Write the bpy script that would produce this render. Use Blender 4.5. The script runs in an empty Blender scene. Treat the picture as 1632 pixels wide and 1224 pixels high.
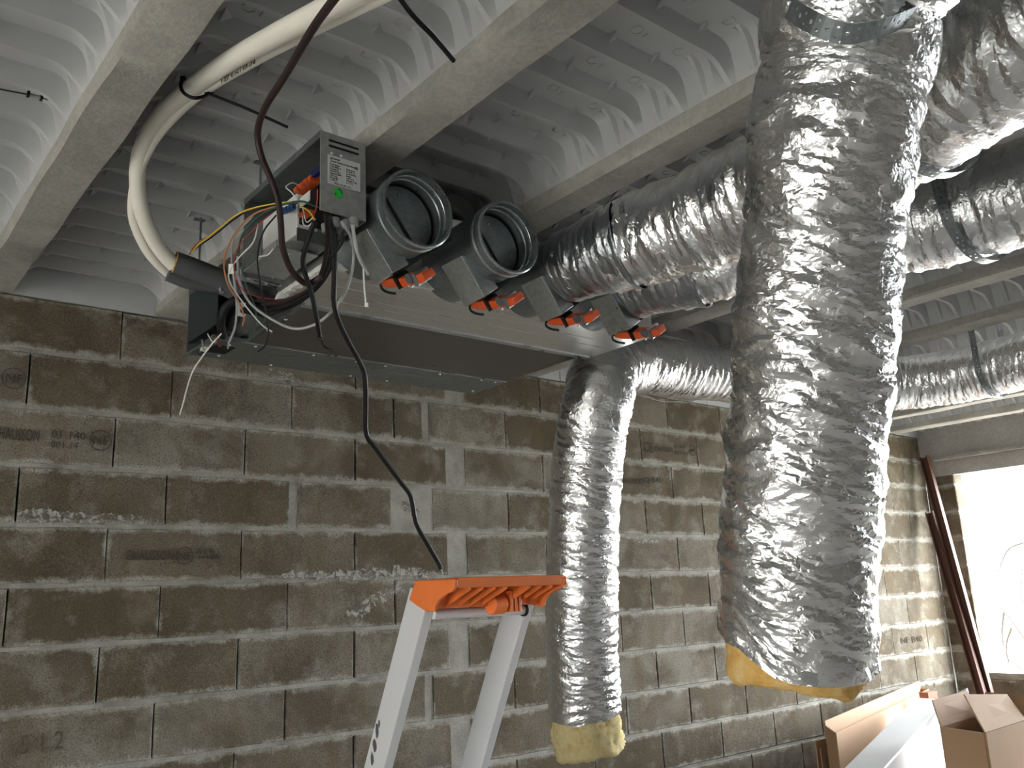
import bpy, bmesh, math, random
import numpy as np
from mathutils import Vector, Matrix

random.seed(7)
RNG = np.random.default_rng(11)
S = bpy.context.scene
COL = S.collection

# ------------------------------------------------------------------ camera
FPX, YAW, PITCH, ROLL = 1422.86, .6903, .2395, -.0445
CAM = np.array([0., 0., 1.5])
WY = 3.447            # inner face of the block wall
WX = 7.10             # inner face of the window wall
ZT = 2.645            # top of the block wall / underside of the joists


def cam_axes():
    cy, sy, cp, sp = math.cos(YAW), math.sin(YAW), math.cos(PITCH), math.sin(PITCH)
    f = np.array([sy * cp, cy * cp, sp])
    r = np.array([cy, -sy, 0.])
    u = np.cross(r, f)
    c, s = math.cos(ROLL), math.sin(ROLL)
    return f, c * r + s * u, -s * r + c * u


AF, AR, AU = cam_axes()
cam_data = bpy.data.cameras.new('camera')
cam_data.sensor_width = 36
cam_data.lens = FPX / 1632 * 36
cam_data.clip_start = .02
cam_ob = bpy.data.objects.new('camera', cam_data)
COL.objects.link(cam_ob)
cam_ob.matrix_world = Matrix(((AR[0], AU[0], -AF[0], CAM[0]), (AR[1], AU[1], -AF[1], CAM[1]),
                              (AR[2], AU[2], -AF[2], CAM[2]), (0, 0, 0, 1)))
S.camera = cam_ob

# ------------------------------------------------------------------ sky and exposure
W = bpy.data.worlds.new('overcast_sky')
S.world = W
W.use_nodes = True
wn = W.node_tree
wn.nodes['Background'].inputs[0].default_value = (.93, .97, 1.0, 1)
wn.nodes['Background'].inputs[1].default_value = 36.0
S.view_settings.view_transform = 'Standard'
S.view_settings.look = 'None'
S.view_settings.gamma = 1
S.view_settings.use_curve_mapping = False
S.view_settings.exposure = 0.0
S.cycles.use_denoising = True
S.cycles.max_bounces = 6
S.cycles.diffuse_bounces = 3
S.cycles.use_adaptive_sampling = True
S.cycles.adaptive_threshold = .08
S.cycles.glossy_bounces = 3
S.cycles.sample_clamp_indirect = 8


def portal(name, loc, rot, sx, sy):
    L = bpy.data.lights.new(name, 'AREA')
    L.shape = 'RECTANGLE'
    L.size, L.size_y = sx, sy
    L.cycles.is_portal = True
    o = bpy.data.objects.new(name, L)
    COL.objects.link(o)
    o.location = loc
    o.rotation_euler = rot
    return o


LO = (-1.4, 1.9, .0, 2.15)      # opening in the left wall: y0, y1, z0, z1
RO = (.3, 3.222, .841, 2.322)     # window opening in the right wall
LX = -4.2
portal('sky_portal_left', (LX, (LO[0] + LO[1]) / 2, (LO[2] + LO[3]) / 2), (0, -math.pi / 2, 0), LO[3] - LO[2], LO[1] - LO[0])
portal('sky_portal_right', (WX + .1, (RO[0] + RO[1]) / 2, (RO[2] + RO[3]) / 2), (0, math.pi / 2, 0), RO[3] - RO[2], RO[1] - RO[0])


# ------------------------------------------------------------------ helpers
def ray(x, y):
    return AF + (x - 816) / FPX * AR - (y - 612) / FPX * AU


def dep(x, y, t):
    return CAM + ray(x, y) * t


def onY(x, y, Y):
    d = ray(x, y)
    return CAM + d * Y / d[1]


def onZ(x, y, Z):
    d = ray(x, y)
    return CAM + d * (Z - 1.5) / d[2]


def onX(x, y, X):
    d = ray(x, y)
    return CAM + d * X / d[0]


def tag(o, label=None, cat=None, group=None, kind=None):
    if label: o['label'] = label
    if cat: o['category'] = cat
    if group: o['group'] = group
    if kind: o['kind'] = kind
    return o


def empty(name, loc=(0, 0, 0)):
    o = bpy.data.objects.new(name, None)
    o.empty_display_size = .1
    COL.objects.link(o)
    o.location = Vector([float(v) for v in loc])
    return o


def adopt(o, parent):
    if parent is not None:
        o.parent = parent
        m = Matrix.Translation(parent.location)
        if parent.parent is not None:
            m = Matrix.Translation(parent.parent.location) @ parent.matrix_parent_inverse @ m
        o.matrix_parent_inverse = m.inverted()
    return o


class MB:
    def __init__(self):
        self.v, self.f = [], []

    def add(self, vs, fs):
        n = len(self.v)
        self.v += [tuple(float(c) for c in v) for v in vs]
        self.f += [tuple(i + n for i in f) for f in fs]
        return self

    def box(self, a, b):
        x0, y0, z0 = a
        x1, y1, z1 = b
        return self.add([(x0, y0, z0), (x1, y0, z0), (x1, y1, z0), (x0, y1, z0), (x0, y0, z1), (x1, y0, z1), (x1, y1, z1), (x0, y1, z1)],
                        [(0, 3, 2, 1), (4, 5, 6, 7), (0, 1, 5, 4), (1, 2, 6, 5), (2, 3, 7, 6), (3, 0, 4, 7)])

    def obox(self, c, ax, h):
        c = np.array(c, float)
        ax = [np.array(a, float) for a in ax]
        vs = []
        for sz in (-1, 1):
            for sx, sy in ((-1, -1), (1, -1), (1, 1), (-1, 1)):
                vs.append(c + sx * h[0] * ax[0] + sy * h[1] * ax[1] + sz * h[2] * ax[2])
        return self.add(vs, [(0, 3, 2, 1), (4, 5, 6, 7), (0, 1, 5, 4), (1, 2, 6, 5), (2, 3, 7, 6), (3, 0, 4, 7)])

    def prism(self, poly, off):
        """closed polygon (3-D points) swept along off"""
        n = len(poly)
        p = [np.array(q, float) for q in poly]
        off = np.array(off, float)
        vs = p + [q + off for q in p]
        fs = [tuple(range(n))[::-1], tuple(range(n, 2 * n))]
        fs += [(i, (i + 1) % n, n + (i + 1) % n, n + i) for i in range(n)]
        return self.add(vs, fs)

    def tube(self, pts, r, seg=8, caps=True, res=6):
        pts = smooth_path(pts, res) if res else [np.array(p, float) for p in pts]
        n = len(pts)
        rr = r if hasattr(r, '__len__') else [r, r]
        rr = np.interp(np.linspace(0, 1, n), np.linspace(0, 1, len(rr)), rr)
        T, N, B = frames(pts)
        vs = []
        for i in range(n):
            for k in range(seg):
                a = 2 * math.pi * k / seg
                vs.append(pts[i] + rr[i] * (math.cos(a) * N[i] + math.sin(a) * B[i]))
        fs = [(i * seg + k, i * seg + (k + 1) % seg, (i + 1) * seg + (k + 1) % seg, (i + 1) * seg + k) for i in range(n - 1) for k in range(seg)]
        if caps:
            fs += [tuple(range(seg))[::-1], tuple((n - 1) * seg + k for k in range(seg))]
        return self.add(vs, fs)

    def lathe(self, prof, c, ax, seg=48, closed=False):
        c = np.array(c, float)
        ax = np.array(ax, float) / np.linalg.norm(ax)
        t = np.array([0, 0, 1.]) if abs(ax[2]) < .9 else np.array([1., 0, 0])
        n1 = np.cross(ax, t); n1 /= np.linalg.norm(n1)
        n2 = np.cross(ax, n1)
        vs = []
        for r, h in prof:
            for k in range(seg):
                a = 2 * math.pi * k / seg
                vs.append(c + ax * h + r * (math.cos(a) * n1 + math.sin(a) * n2))
        m = len(prof)
        fs = [(i * seg + k, i * seg + (k + 1) % seg, ((i + 1) % m) * seg + (k + 1) % seg, ((i + 1) % m) * seg + k) for i in range(m if closed else m - 1) for k in range(seg)]
        return self.add(vs, fs)

    def mesh(self, name, mat, smooth=None, origin=None):
        me = bpy.data.meshes.new(name)
        v = self.v
        if origin is not None:
            v = [(a - origin[0], b - origin[1], c - origin[2]) for a, b, c in v]
        me.from_pydata(v, [], self.f)
        me.materials.append(mat)
        bm = bmesh.new()
        bm.from_mesh(me)
        bmesh.ops.recalc_face_normals(bm, faces=bm.faces)
        bm.to_mesh(me)
        bm.free()
        if smooth:
            me.polygons.foreach_set('use_smooth', [True] * len(me.polygons))
            me.set_sharp_from_angle(angle=math.radians(smooth))
        return me

    def obj(self, name, mat, parent=None, smooth=None, bevel=0):
        V = np.array(self.v)
        c = (V.min(0) + V.max(0)) / 2
        o = bpy.data.objects.new(name, self.mesh(name, mat, smooth, c))
        COL.objects.link(o)
        o.location = c
        adopt(o, parent)
        if bevel:
            b = o.modifiers.new('bevel', 'BEVEL')
            b.width = bevel
            b.segments = 2
            b.limit_method = 'ANGLE'
        return o


def smooth_path(pts, res=6):
    P = [np.array(p, float) for p in pts]
    if len(P) < 3:
        return [P[0] + (P[-1] - P[0]) * i / res for i in range(res + 1)]
    Q = [2 * P[0] - P[1]] + P + [2 * P[-1] - P[-2]]
    out = []
    for i in range(1, len(Q) - 2):
        p0, p1, p2, p3 = Q[i - 1:i + 3]
        for k in range(res):
            t = k / res
            out.append(.5 * (2 * p1 + (p2 - p0) * t + (2 * p0 - 5 * p1 + 4 * p2 - p3) * t * t + (3 * p1 - p0 - 3 * p2 + p3) * t ** 3))
    out.append(P[-1])
    return out


def frames(pts):
    n = len(pts)
    T = []
    for i in range(n):
        d = pts[min(i + 1, n - 1)] - pts[max(i - 1, 0)]
        T.append(d / (np.linalg.norm(d) + 1e-12))
    a = np.array([0, 0, 1.]) if abs(T[0][2]) < .9 else np.array([1., 0, 0])
    N = [np.cross(T[0], a)]
    N[0] /= np.linalg.norm(N[0])
    for i in range(1, n):
        v = N[-1] - T[i] * (N[-1] @ T[i])
        N.append(v / (np.linalg.norm(v) + 1e-12))
    B = [np.cross(T[i], N[i]) for i in range(n)]
    return T, N, B


def link_copy(src_mesh, name, loc, parent=None, rot=None, scale=None):
    o = bpy.data.objects.new(name, src_mesh)
    COL.objects.link(o)
    o.location = loc
    if rot: o.rotation_euler = rot
    if scale: o.scale = scale
    adopt(o, parent)
    return o


# ------------------------------------------------------------------ materials
class NT:
    def __init__(self, name):
        self.m = bpy.data.materials.new(name)
        self.m.use_nodes = True
        self.t = self.m.node_tree
        self.b = self.t.nodes['Principled BSDF']

    def n(self, typ, **kw):
        nd = self.t.nodes.new(typ)
        for k, v in kw.items():
            setattr(nd, k, v)
        return nd

    def l(self, a, b):
        self.t.links.new(a, b)

    def coord(self, kind='Object'):
        if not hasattr(self, 'tc'):
            self.tc = self.n('ShaderNodeTexCoord')
        return self.tc.outputs[kind]

    def geo(self):
        if not hasattr(self, 'g'):
            self.g = self.n('ShaderNodeNewGeometry')
        return self.g.outputs['Position']

    def noise(self, scale, detail=4, rough=.55, vec=None, dist=0.):
        nd = self.n('ShaderNodeTexNoise')
        nd.inputs['Scale'].default_value = scale
        nd.inputs['Detail'].default_value = detail
        nd.inputs['Roughness'].default_value = rough
        nd.inputs['Distortion'].default_value = dist
        self.l(vec if vec is not None else self.geo(), nd.inputs['Vector'])
        return nd.outputs['Fac']

    def ramp(self, fac, stops):
        nd = self.n('ShaderNodeValToRGB')
        e = nd.color_ramp.elements
        while len(e) < len(stops):
            e.new(.5)
        for i, (p, c) in enumerate(stops):
            e[i].position = p
            e[i].color = tuple(c) + (1,) if hasattr(c, '__len__') else (c, c, c, 1)
        self.l(fac, nd.inputs[0])
        return nd.outputs[0]

    def mix(self, fac, a, b, mode='MIX'):
        nd = self.n('ShaderNodeMix', data_type='RGBA', blend_type=mode)
        for sock, val in ((nd.inputs[0], fac), (nd.inputs[6], a), (nd.inputs[7], b)):
            if hasattr(val, 'is_output'):
                self.l(val, sock)
            elif hasattr(val, '__len__'):
                sock.default_value = tuple(val) + (1,) if len(val) == 3 else val
            else:
                sock.default_value = val
        return nd.outputs[2]

    def math(self, op, a, b=None):
        nd = self.n('ShaderNodeMath', operation=op)
        for i, val in enumerate((a, b)):
            if val is None: continue
            if hasattr(val, 'is_output'):
                self.l(val, nd.inputs[i])
            else:
                nd.inputs[i].default_value = val
        return nd.outputs[0]

    def set(self, col=None, rough=None, metal=None, bump=None, bstr=.3, bdist=.01, spec=None):
        def put(k, v):
            if hasattr(v, 'is_output'):
                self.l(v, self.b.inputs[k])
            else:
                self.b.inputs[k].default_value = v if not hasattr(v, '__len__') or len(v) == 4 else tuple(v) + (1,)
        if col is not None: put('Base Color', col)
        if rough is not None: put('Roughness', rough)
        if metal is not None: put('Metallic', metal)
        if spec is not None: put('Specular IOR Level', spec)
        if bump is not None:
            bn = self.n('ShaderNodeBump')
            bn.inputs['Strength'].default_value = bstr
            bn.inputs['Distance'].default_value = bdist
            self.l(bump, bn.inputs['Height'])
            self.l(bn.outputs[0], self.b.inputs['Normal'])
        return self.m


def plain(name, col, rough=.5, metal=0., var=.12, scale=30, spec=.5):
    k = NT(name)
    c1 = [max(0, c * (1 - var)) for c in col]
    c2 = [min(1, c * (1 + var)) for c in col]
    n = k.noise(scale, 4)
    return k.set(k.mix(n, c1, c2), rough, metal, spec=spec)


def m_concrete(name, base, scale=6, stain=.35, bstr=.35):
    k = NT(name)
    a = k.noise(scale, 8, .65)
    b = k.noise(scale * 14, 5, .7)
    c = k.ramp(a, [(.3, [v * (1 - stain) for v in base]), (.55, base), (.75, [min(1, v * 1.25) for v in base])])
    c = k.mix(k.ramp(b, [(.35, .35), (.6, 0.)]), c, [v * .55 for v in base])
    return k.set(c, .9, 0, k.math('ADD', a, k.math('MULTIPLY', b, .6)), bstr, .012, .2)


def m_block():
    k = NT('concrete_block')
    oi = k.n('ShaderNodeObjectInfo').outputs['Random']
    base = k.ramp(oi, [(0, (.122, .102, .071)), (.35, (.158, .137, .102)), (.7, (.200, .178, .140)), (1, (.26, .242, .200))])
    big = k.noise(3.2, 6, .6, dist=.6)
    c = k.mix(k.ramp(big, [(.42, 0.), (.62, .75)]), base, (.085, .066, .042))
    lite = k.noise(7, 6, .65)
    c = k.mix(k.ramp(lite, [(.52, 0.), (.7, .55)]), c, (.32, .30, .255))
    # vertical damp streaks
    mp = k.n('ShaderNodeMapping')
    mp.inputs['Scale'].default_value = (14, 14, 2.2)
    k.l(k.geo(), mp.inputs[0])
    st = k.noise(1, 3, .5, mp.outputs[0])
    c = k.mix(k.ramp(st, [(.5, 0.), (.72, .5)]), c, (.16, .115, .066))
    # mortar smeared over the edges of the block
    sx = k.n('ShaderNodeSeparateXYZ')
    k.l(k.coord('Generated'), sx.inputs[0])
    ez = k.math('MINIMUM', sx.outputs[2], k.math('SUBTRACT', 1., sx.outputs[2]))
    ex = k.math('MULTIPLY', k.math('MINIMUM', sx.outputs[0], k.math('SUBTRACT', 1., sx.outputs[0])), 2.4)
    e = k.math('MINIMUM', ez, k.math('ADD', ex, .06))
    sm = k.noise(9, 7, .7)
    msk = k.math('SUBTRACT', k.math('MULTIPLY', sm, .55), e)
    c = k.mix(k.ramp(msk, [(.17, 0.), (.27, .85)]), c, (.40, .385, .34))
    sp = k.noise(170, 4, .75)
    c = k.mix(k.ramp(sp, [(.36, .75), (.5, 0.)]), c, (.045, .04, .032))
    c = k.mix(k.ramp(sp, [(.6, 0.), (.74, .5)]), c, (.55, .53, .47))
    h = k.math('ADD', k.math('MULTIPLY', sp, .8), k.math('MULTIPLY', k.noise(60, 4, .6), .8))
    return k.set(c, .95, 0, h, .45, .01, .15)


def m_foil(name='aluminium_foil', rough=.19, col=(.88, .89, .90), bump=.24):
    k = NT(name)
    n1 = k.noise(120, 4, .6, dist=1.2)
    vo = k.n('ShaderNodeTexVoronoi', feature='DISTANCE_TO_EDGE')
    vo.inputs['Scale'].default_value = 70
    k.l(k.geo(), vo.inputs['Vector'])
    h = k.math('ADD', n1, k.math('MULTIPLY', k.math('MINIMUM', vo.outputs[0], .25), 1.2))
    r = k.ramp(k.noise(22, 3), [(.3, rough), (.7, rough * 1.2)])
    return k.set(col, r, 1.0, h, bump, .004)


def m_galv(name, col=(.27, .30, .31), rough=.33, scale=26, metal=.85):
    k = NT(name)
    vo = k.n('ShaderNodeTexVoronoi')
    vo.inputs['Scale'].default_value = scale * 4
    k.l(k.geo(), vo.inputs['Vector'])
    n = k.noise(scale * .4, 5)
    f = k.math('ADD', k.math('MULTIPLY', vo.outputs['Distance'], .35), k.math('MULTIPLY', n, .75))
    c = k.ramp(f, [(.25, [v * .78 for v in col]), (.75, [v * 1.18 for v in col])])
    return k.set(c, k.ramp(n, [(.3, rough * .8), (.7, rough * 1.3)]), metal)


M = {}
M['block'] = m_block()
M['mortar'] = m_concrete('mortar', (.37, .355, .315), 7, .45, .8)
k = NT('mortar_film')
k.set((.40, .385, .345), .95)
k.l(k.ramp(k.noise(38, 6, .7, dist=.8), [(.42, 0.), (.58, .9)]), k.b.inputs['Alpha'])
M['smear'] = k.m
M['joist'] = m_concrete('joist_concrete', (.40, .385, .345), 5, .28, .4)
M['lintel'] = m_concrete('lintel_concrete', (.40, .385, .36), 3, .2, .3)
M['floor'] = m_concrete('floor_concrete', (.42, .40, .37), 2, .25, .3)
M['stucco'] = m_concrete('sky_screen_stucco', (.42, .40, .37), 1, .15, .2)  # surface of the added wall outside the left opening
M['render'] = m_concrete('wall_render', (.22, .21, .19), 2, .25, .3)
k = NT('infill_plastic')
M['plastic'] = k.set(k.mix(k.noise(5, 5, .6), (.40, .405, .41), (.50, .505, .51)), .55, 0, k.noise(300, 2), .06, .002, .35)
M['foil'] = m_foil()
M['foil_dark'] = m_foil('taped_foil', .3, (.42, .44, .46))
M['galv'] = m_galv('galvanised_steel')
M['galv_sheet'] = m_galv('galvanised_sheet', (.46, .49, .50), .29, 20)
M['fadedink'] = plain('faded_stamp', (.10, .088, .068), .95, 0, .4, 60, .1)
M['galv_light'] = m_galv('galvanised_steel_bright', (.55, .58, .59), .3)
k = NT('bottom_panel_steel')
bn_ = k.noise(7, 6, .6, dist=1.5)
M['panel'] = k.set(k.ramp(bn_, [(.3, (.13, .12, .115)), (.7, (.22, .205, .20))]), k.ramp(bn_, [(.3, .26), (.7, .42)]), .8)
k = NT('brushed_foil_board')
mp = k.n('ShaderNodeMapping')
mp.inputs['Scale'].default_value = (3, 60, 60)
k.l(k.geo(), mp.inputs[0])
bs_ = k.noise(1, 5, .6, mp.outputs[0])
M['board'] = k.set(k.mix(bs_, (.80, .79, .77), (.93, .93, .92)), k.ramp(bs_, [(.3, .29), (.7, .36)]), 1.0, bs_, .12, .003)
M['casing'] = m_galv('casing_steel', (.20, .215, .215), .42, 12, .7)
M['casing_dark'] = plain('dark_casing_paint', (.035, .045, .05), .45, .3)  # dark tone for the end panel, spigot, blade shaft and bracket foot
M['control'] = m_galv('control_box_steel', (.33, .34, .335), .5, 14, .45)
M['orange'] = plain('orange_plastic', (.60, .085, .018), .38, 0, .1)
M['orange_cap'] = plain('orange_ladder_plastic', (.82, .20, .045), .42, 0, .16, 14)
M['black'] = plain('black_rubber', (.009, .009, .010), .55, spec=.25)
M['conduit'] = plain('black_sheath', (.010, .010, .010), .5, spec=.3)
M['sleeve'] = plain('grey_foam_sleeve', (.075, .078, .085), .8)
M['maroon'] = plain('maroon_cable_sheath', (.032, .017, .017), .5, 0, .5, 12, .3)
M['pipe'] = plain('cream_pipe_insulation', (.88, .85, .75), .6, 0, .05, 12)
M['label'] = plain('label_paper', (.62, .64, .64), .5, 0, .03)
M['ink'] = plain('black_ink', (.02, .02, .02), .6)
M['blockink'] = plain('stamp_ink', (.075, .065, .05), .95, 0, .5, 90, .1)
M['green'] = plain('green_sticker', (.02, .55, .06), .5, 0, .05)
M['white'] = plain('white_plastic', (.75, .75, .72), .4, 0, .04)
M['alu'] = plain('ladder_aluminium', (.76, .77, .80), .45, .15, .03, 5)
k = NT('glass_wool')
wnz = k.noise(34, 6, .7)
M['wool'] = k.set(k.ramp(wnz, [(.25, (.66, .34, .08)), (.5, (.84, .53, .18)), (.75, (.92, .72, .38))]), .95, 0, k.noise(160, 4, .7), .6, .01, .1)
k = NT('pale_glass_wool')
M['wool_pale'] = k.set(k.ramp(k.noise(34, 6, .7), [(.25, (.66, .46, .17)), (.5, (.84, .70, .36)), (.75, (.92, .84, .58))]), .95, 0, k.noise(160, 4, .7), .6, .01, .1)
M['steelpost'] = plain('rust_brown_paint', (.085, .035, .022), .62, 0, .25, 12)
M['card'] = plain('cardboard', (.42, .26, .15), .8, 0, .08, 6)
M['card_lit'] = plain('cardboard_lit', (.52, .34, .21), .8, 0, .06, 5)  # paler copy of the cardboard, light painted into the brighter faces
M['whiteboard'] = plain('white_board', (.80, .81, .83), .5, 0, .03)
M['bark'] = plain('dark_bark', (.040, .034, .030), .95, spec=.1)
M['ground'] = plain('pale_gravel', (.35, .33, .29), .95, 0, .2, 3)
for nm, c in dict(red=(.35, .02, .02), brown=(.22, .085, .04), yellow=(.60, .42, .04), blue=(.025, .09, .26), navy=(.012, .018, .09), grey=(.32, .33, .33), darkgreen=(.03, .09, .05), clear=(.36, .37, .37), copper=(.42, .17, .07)).items():
    M['w_' + nm] = plain(nm + '_wire', c, .45, 0, .1)


def text(s, size, loc, xdir, ydir, mat, parent=None, name='lettering', align='LEFT', lift=.0015, width=None):
    cu = bpy.data.curves.new(name, 'FONT')
    cu.body = s
    cu.size = size
    cu.align_x = align
    cu.extrude = .0004
    cu.resolution_u = 2
    t = bpy.data.objects.new(name, cu)
    COL.objects.link(t)
    bpy.context.view_layer.update()
    me = bpy.data.meshes.new_from_object(t.evaluated_get(bpy.context.evaluated_depsgraph_get()))
    bpy.data.objects.remove(t)
    bpy.data.curves.remove(cu)
    if width and len(me.vertices):
        wx = max(v.co.x for v in me.vertices)
        for v in me.vertices: v.co.x *= width / wx
    me.materials.clear()
    me.materials.append(mat)
    o = bpy.data.objects.new(name, me)
    COL.objects.link(o)
    x = Vector([float(v) for v in xdir]).normalized()
    y = Vector([float(v) for v in ydir])
    y = (y - x * y.dot(x)).normalized()
    z = x.cross(y)
    p = Vector([float(v) for v in loc]) + z * lift
    mw = Matrix(((x[0], y[0], z[0], p[0]), (x[1], y[1], z[1], p[1]), (x[2], y[2], z[2], p[2]), (0, 0, 0, 1)))
    if parent is not None:
        adopt(o, parent)
    o.matrix_basis = mw
    return o


# ================================================================== THE SETTING
# ---- floor, ground, plain walls out of view
tag(MB().box((LX - .2, -4.7, -.12), (WX + .2, WY + .2, 0)).obj('floor', M['floor']), kind='structure')
tag(MB().box((-40, -40, -.4), (60, 60, -.25)).obj('ground', M['ground']), kind='structure')
tag(MB().box((-10.3, -30, -.25), (-10, 30, 3.6)).obj('wall_sky_screen', M['stucco']), kind='structure')  # unseen wall added outside the left opening to soften its sky light
tag(MB().box((LX - .2, -4.7, 0), (WX + .2, -4.5, 2.84)).obj('wall_rear', M['render']), kind='structure')
lw = MB()
lw.box((LX - .2, -4.5, 0), (LX, LO[0], 2.84)).box((LX - .2, LO[1], 0), (LX, WY + .2, 2.84)).box((LX - .2, LO[0], LO[3]), (LX, LO[1], 2.84))
tag(lw.obj('wall_left', M['render']), kind='structure')

# ---- block wall
PZ = .2058
bed = lambda i: 2.6527 - PZ * i
wall = MB().box((LX, WY + .038, 0), (WX + .2, WY + .2, ZT)).box((LX, WY + .012, ZT), (WX + .2, WY + .2, 2.84)).obj('wall_back', M['mortar'])  # strip above the wall head is added to block leaking sky light
tag(wall, kind='structure')
BLK = {}


def block_mesh(w, h, d, var):
    key = (round(w, 2), round(h, 3), var)
    if key in BLK: return BLK[key]
    rg = np.random.default_rng(int(w * 1000) + var * 77)
    b = MB()
    e = .004
    nx = max(2, int(w / .1))
    front, rim = [], []
    jit = lambda s: rg.uniform(-s, s)
    pts = []
    for i in range(nx + 1): pts.append((-w / 2 + w * i / nx, -h / 2))
    for i in range(1, 3): pts.append((w / 2, -h / 2 + h * i / 2))
    for i in range(1, nx + 1): pts.append((w / 2 - w * i / nx, h / 2))
    pts.append((-w / 2, 0))
    n = len(pts)
    jx = [(p[0] * (1 - .0) + jit(.002), p[1] + jit(.0025)) for p in pts]
    fr = [(p[0] * (1 - 2 * e / w), jit(.0006), p[1] * (1 - 2 * e / h)) for p in jx]
    rm = [(p[0], e * .9, p[1]) for p in jx]
    bk = [(p[0], d, p[1]) for p in jx]
    b.add(fr + rm + bk, [tuple(range(n))] + [(i, (i + 1) % n, n + (i + 1) % n, n + i) for i in range(n)] + [(n + i, n + (i + 1) % n, 2 * n + (i + 1) % n, 2 * n + i) for i in range(n)])
    BLK[key] = b.mesh('block', M['block'])
    return BLK[key]


ODD = [(x, x + .503) for x in np.arange(.93 - 2 * .503, 1.9, .503)] + [(1.94, 2.425)] + [(x, min(x + .501, WX)) for x in np.arange(2.53, WX - .05, .501)]
EVEN = [(x, x + .503) for x in np.arange(.625 - .503 * 2, 2.1, .503)] + [(2.14, 2.29)] + [(2.325, 2.79)] + [(x, min(x + .497, WX)) for x in np.arange(2.79, WX - .05, .497)]
EVEN4 = [(x, x + .503) for x in np.arange(.625 - .503 * 2, 1.6, .503)] + [(1.665, 2.12), (2.34, 2.79)] + [(x, min(x + .497, WX)) for x in np.arange(2.79, WX - .05, .497)]
BL_AT = {}
for r in range(1, 13):
    rows = ODD if r % 2 else (EVEN4 if r == 4 else EVEN)
    z1, z0 = bed(r - 1) - .007, bed(r) + .009
    if r == 1: z1 = ZT
    sh = -.008 * ((r - 1) // 2) * .4
    for (a, b_) in rows:
        if b_ < .2: continue
        a2, b2 = a + sh + .0022, b_ + sh - .0022
        b2 = min(b2, WX)
        if b2 - a2 < .04: continue
        me = block_mesh(b2 - a2, z1 - z0, .05, (r * 3 + int(a * 7)) % 4)
        BL_AT[(r, round(a, 2))] = link_copy(me, 'block', ((a2 + b2) / 2, WY - .0015 * random.random(), (z0 + z1) / 2), wall)

# mortar beds, the filled wide joints and the smears left by the trowel
for r in range(0, 13):
    za, zb_ = bed(r) - .009, bed(r) + .011
    if r == 0: continue
    vs, n = [], 160
    rg_ = np.random.default_rng(100 + r)
    for i in range(n):
        x = .1 + (WX - .1) * i / (n - 1)
        y = WY + .0035 + .003 * rg_.random()
        vs += [(x, WY + .05, za - .004), (x, y + .002, za - .002), (x, y, (za + zb_) / 2), (x, y + .002, zb_ + .002), (x, WY + .05, zb_ + .004)]
    MB().add(vs, [(5 * i + q, 5 * i + q + 1, 5 * i + q + 6, 5 * i + q + 5) for i in range(n - 1) for q in range(4)]).obj('mortar_bed', M['mortar'], wall, 60)
for r in range(1, 13):
    za, zb_ = bed(r) + .005, min(bed(r - 1) - .003, ZT)
    sh = -.008 * ((r - 1) // 2) * .4
    for (a, b_) in ([(2.42, 2.535)] if r % 2 else ([(2.115, 2.345), (1.625, 1.67)] if r == 4 else [(2.285, 2.33)])):
        MB().box((a + sh, WY + .003, za), (b_ + sh, WY + .05, zb_)).obj('mortar_fill', M['mortar'], wall)


def smear(pts, seed):
    """thin ragged film of mortar on the face of the wall, outline given in the picture"""
    rg_ = np.random.default_rng(seed)
    P = [onY(px_, py_, WY - .0022) for px_, py_ in pts]
    out = []
    for i in range(len(P)):
        a, b_ = P[i], P[(i + 1) % len(P)]
        m = max(2, int(np.linalg.norm(b_ - a) / .008))
        for q in range(m):
            p = a + (b_ - a) * q / m
            out.append(p + np.array([rg_.normal(0, .003), 0, rg_.normal(0, .005)]))
    MB().prism(out, (0, .002, 0)).obj('mortar_smear', M['smear'], wall)


smear([(28, 831), (28, 812), (60, 809), (100, 815), (180, 818), (262, 828), (264, 832)], 1)
smear([(430, 920), (470, 908), (520, 912), (600, 905), (650, 900), (690, 912), (690, 922), (560, 924)], 2)
smear([(545, 985), (590, 950), (620, 935), (640, 925), (650, 940), (600, 965), (570, 988)], 3)
smear([(425, 600), (430, 588), (450, 590), (500, 612), (470, 612)], 4)
smear([(1010, 862), (1020, 858), (1040, 857), (1060, 862), (1030, 866)], 5)
smear([(640, 800), (655, 803), (670, 815), (655, 822), (645, 815)], 6)
smear([(1500, 905), (1530, 880), (1540, 960), (1545, 1050), (1520, 1040), (1505, 990)], 7)

# stamps on the blocks
XD, ZD = (1, 0, 0), (0, 0, 1)


def stamp(s, px, py, size, px1, xd=XD, zd=ZD, ink='blockink'):
    p = onY(px, py, WY - .004)
    return text(s, size, p, xd, zd, M[ink], wall, 'stamped_lettering', width=onY(px1, py, WY - .004)[0] - p[0])


def ring_mark(px, py, r, s='NF', sz=.045):
    c = onY(px, py, WY - .004)
    b = MB()
    b.lathe([(r, 0), (r + .0035, 0), (r + .0035, -.0012), (r, -.0012)], c, (0, 1, 0), 28, True)
    b.obj('stamped_ring', M['blockink'], wall)
    text(s, sz, c + np.array([-sz * .62, 0, -sz * .35]), XD, ZD, M['blockink'], wall, 'stamped_lettering')


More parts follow.
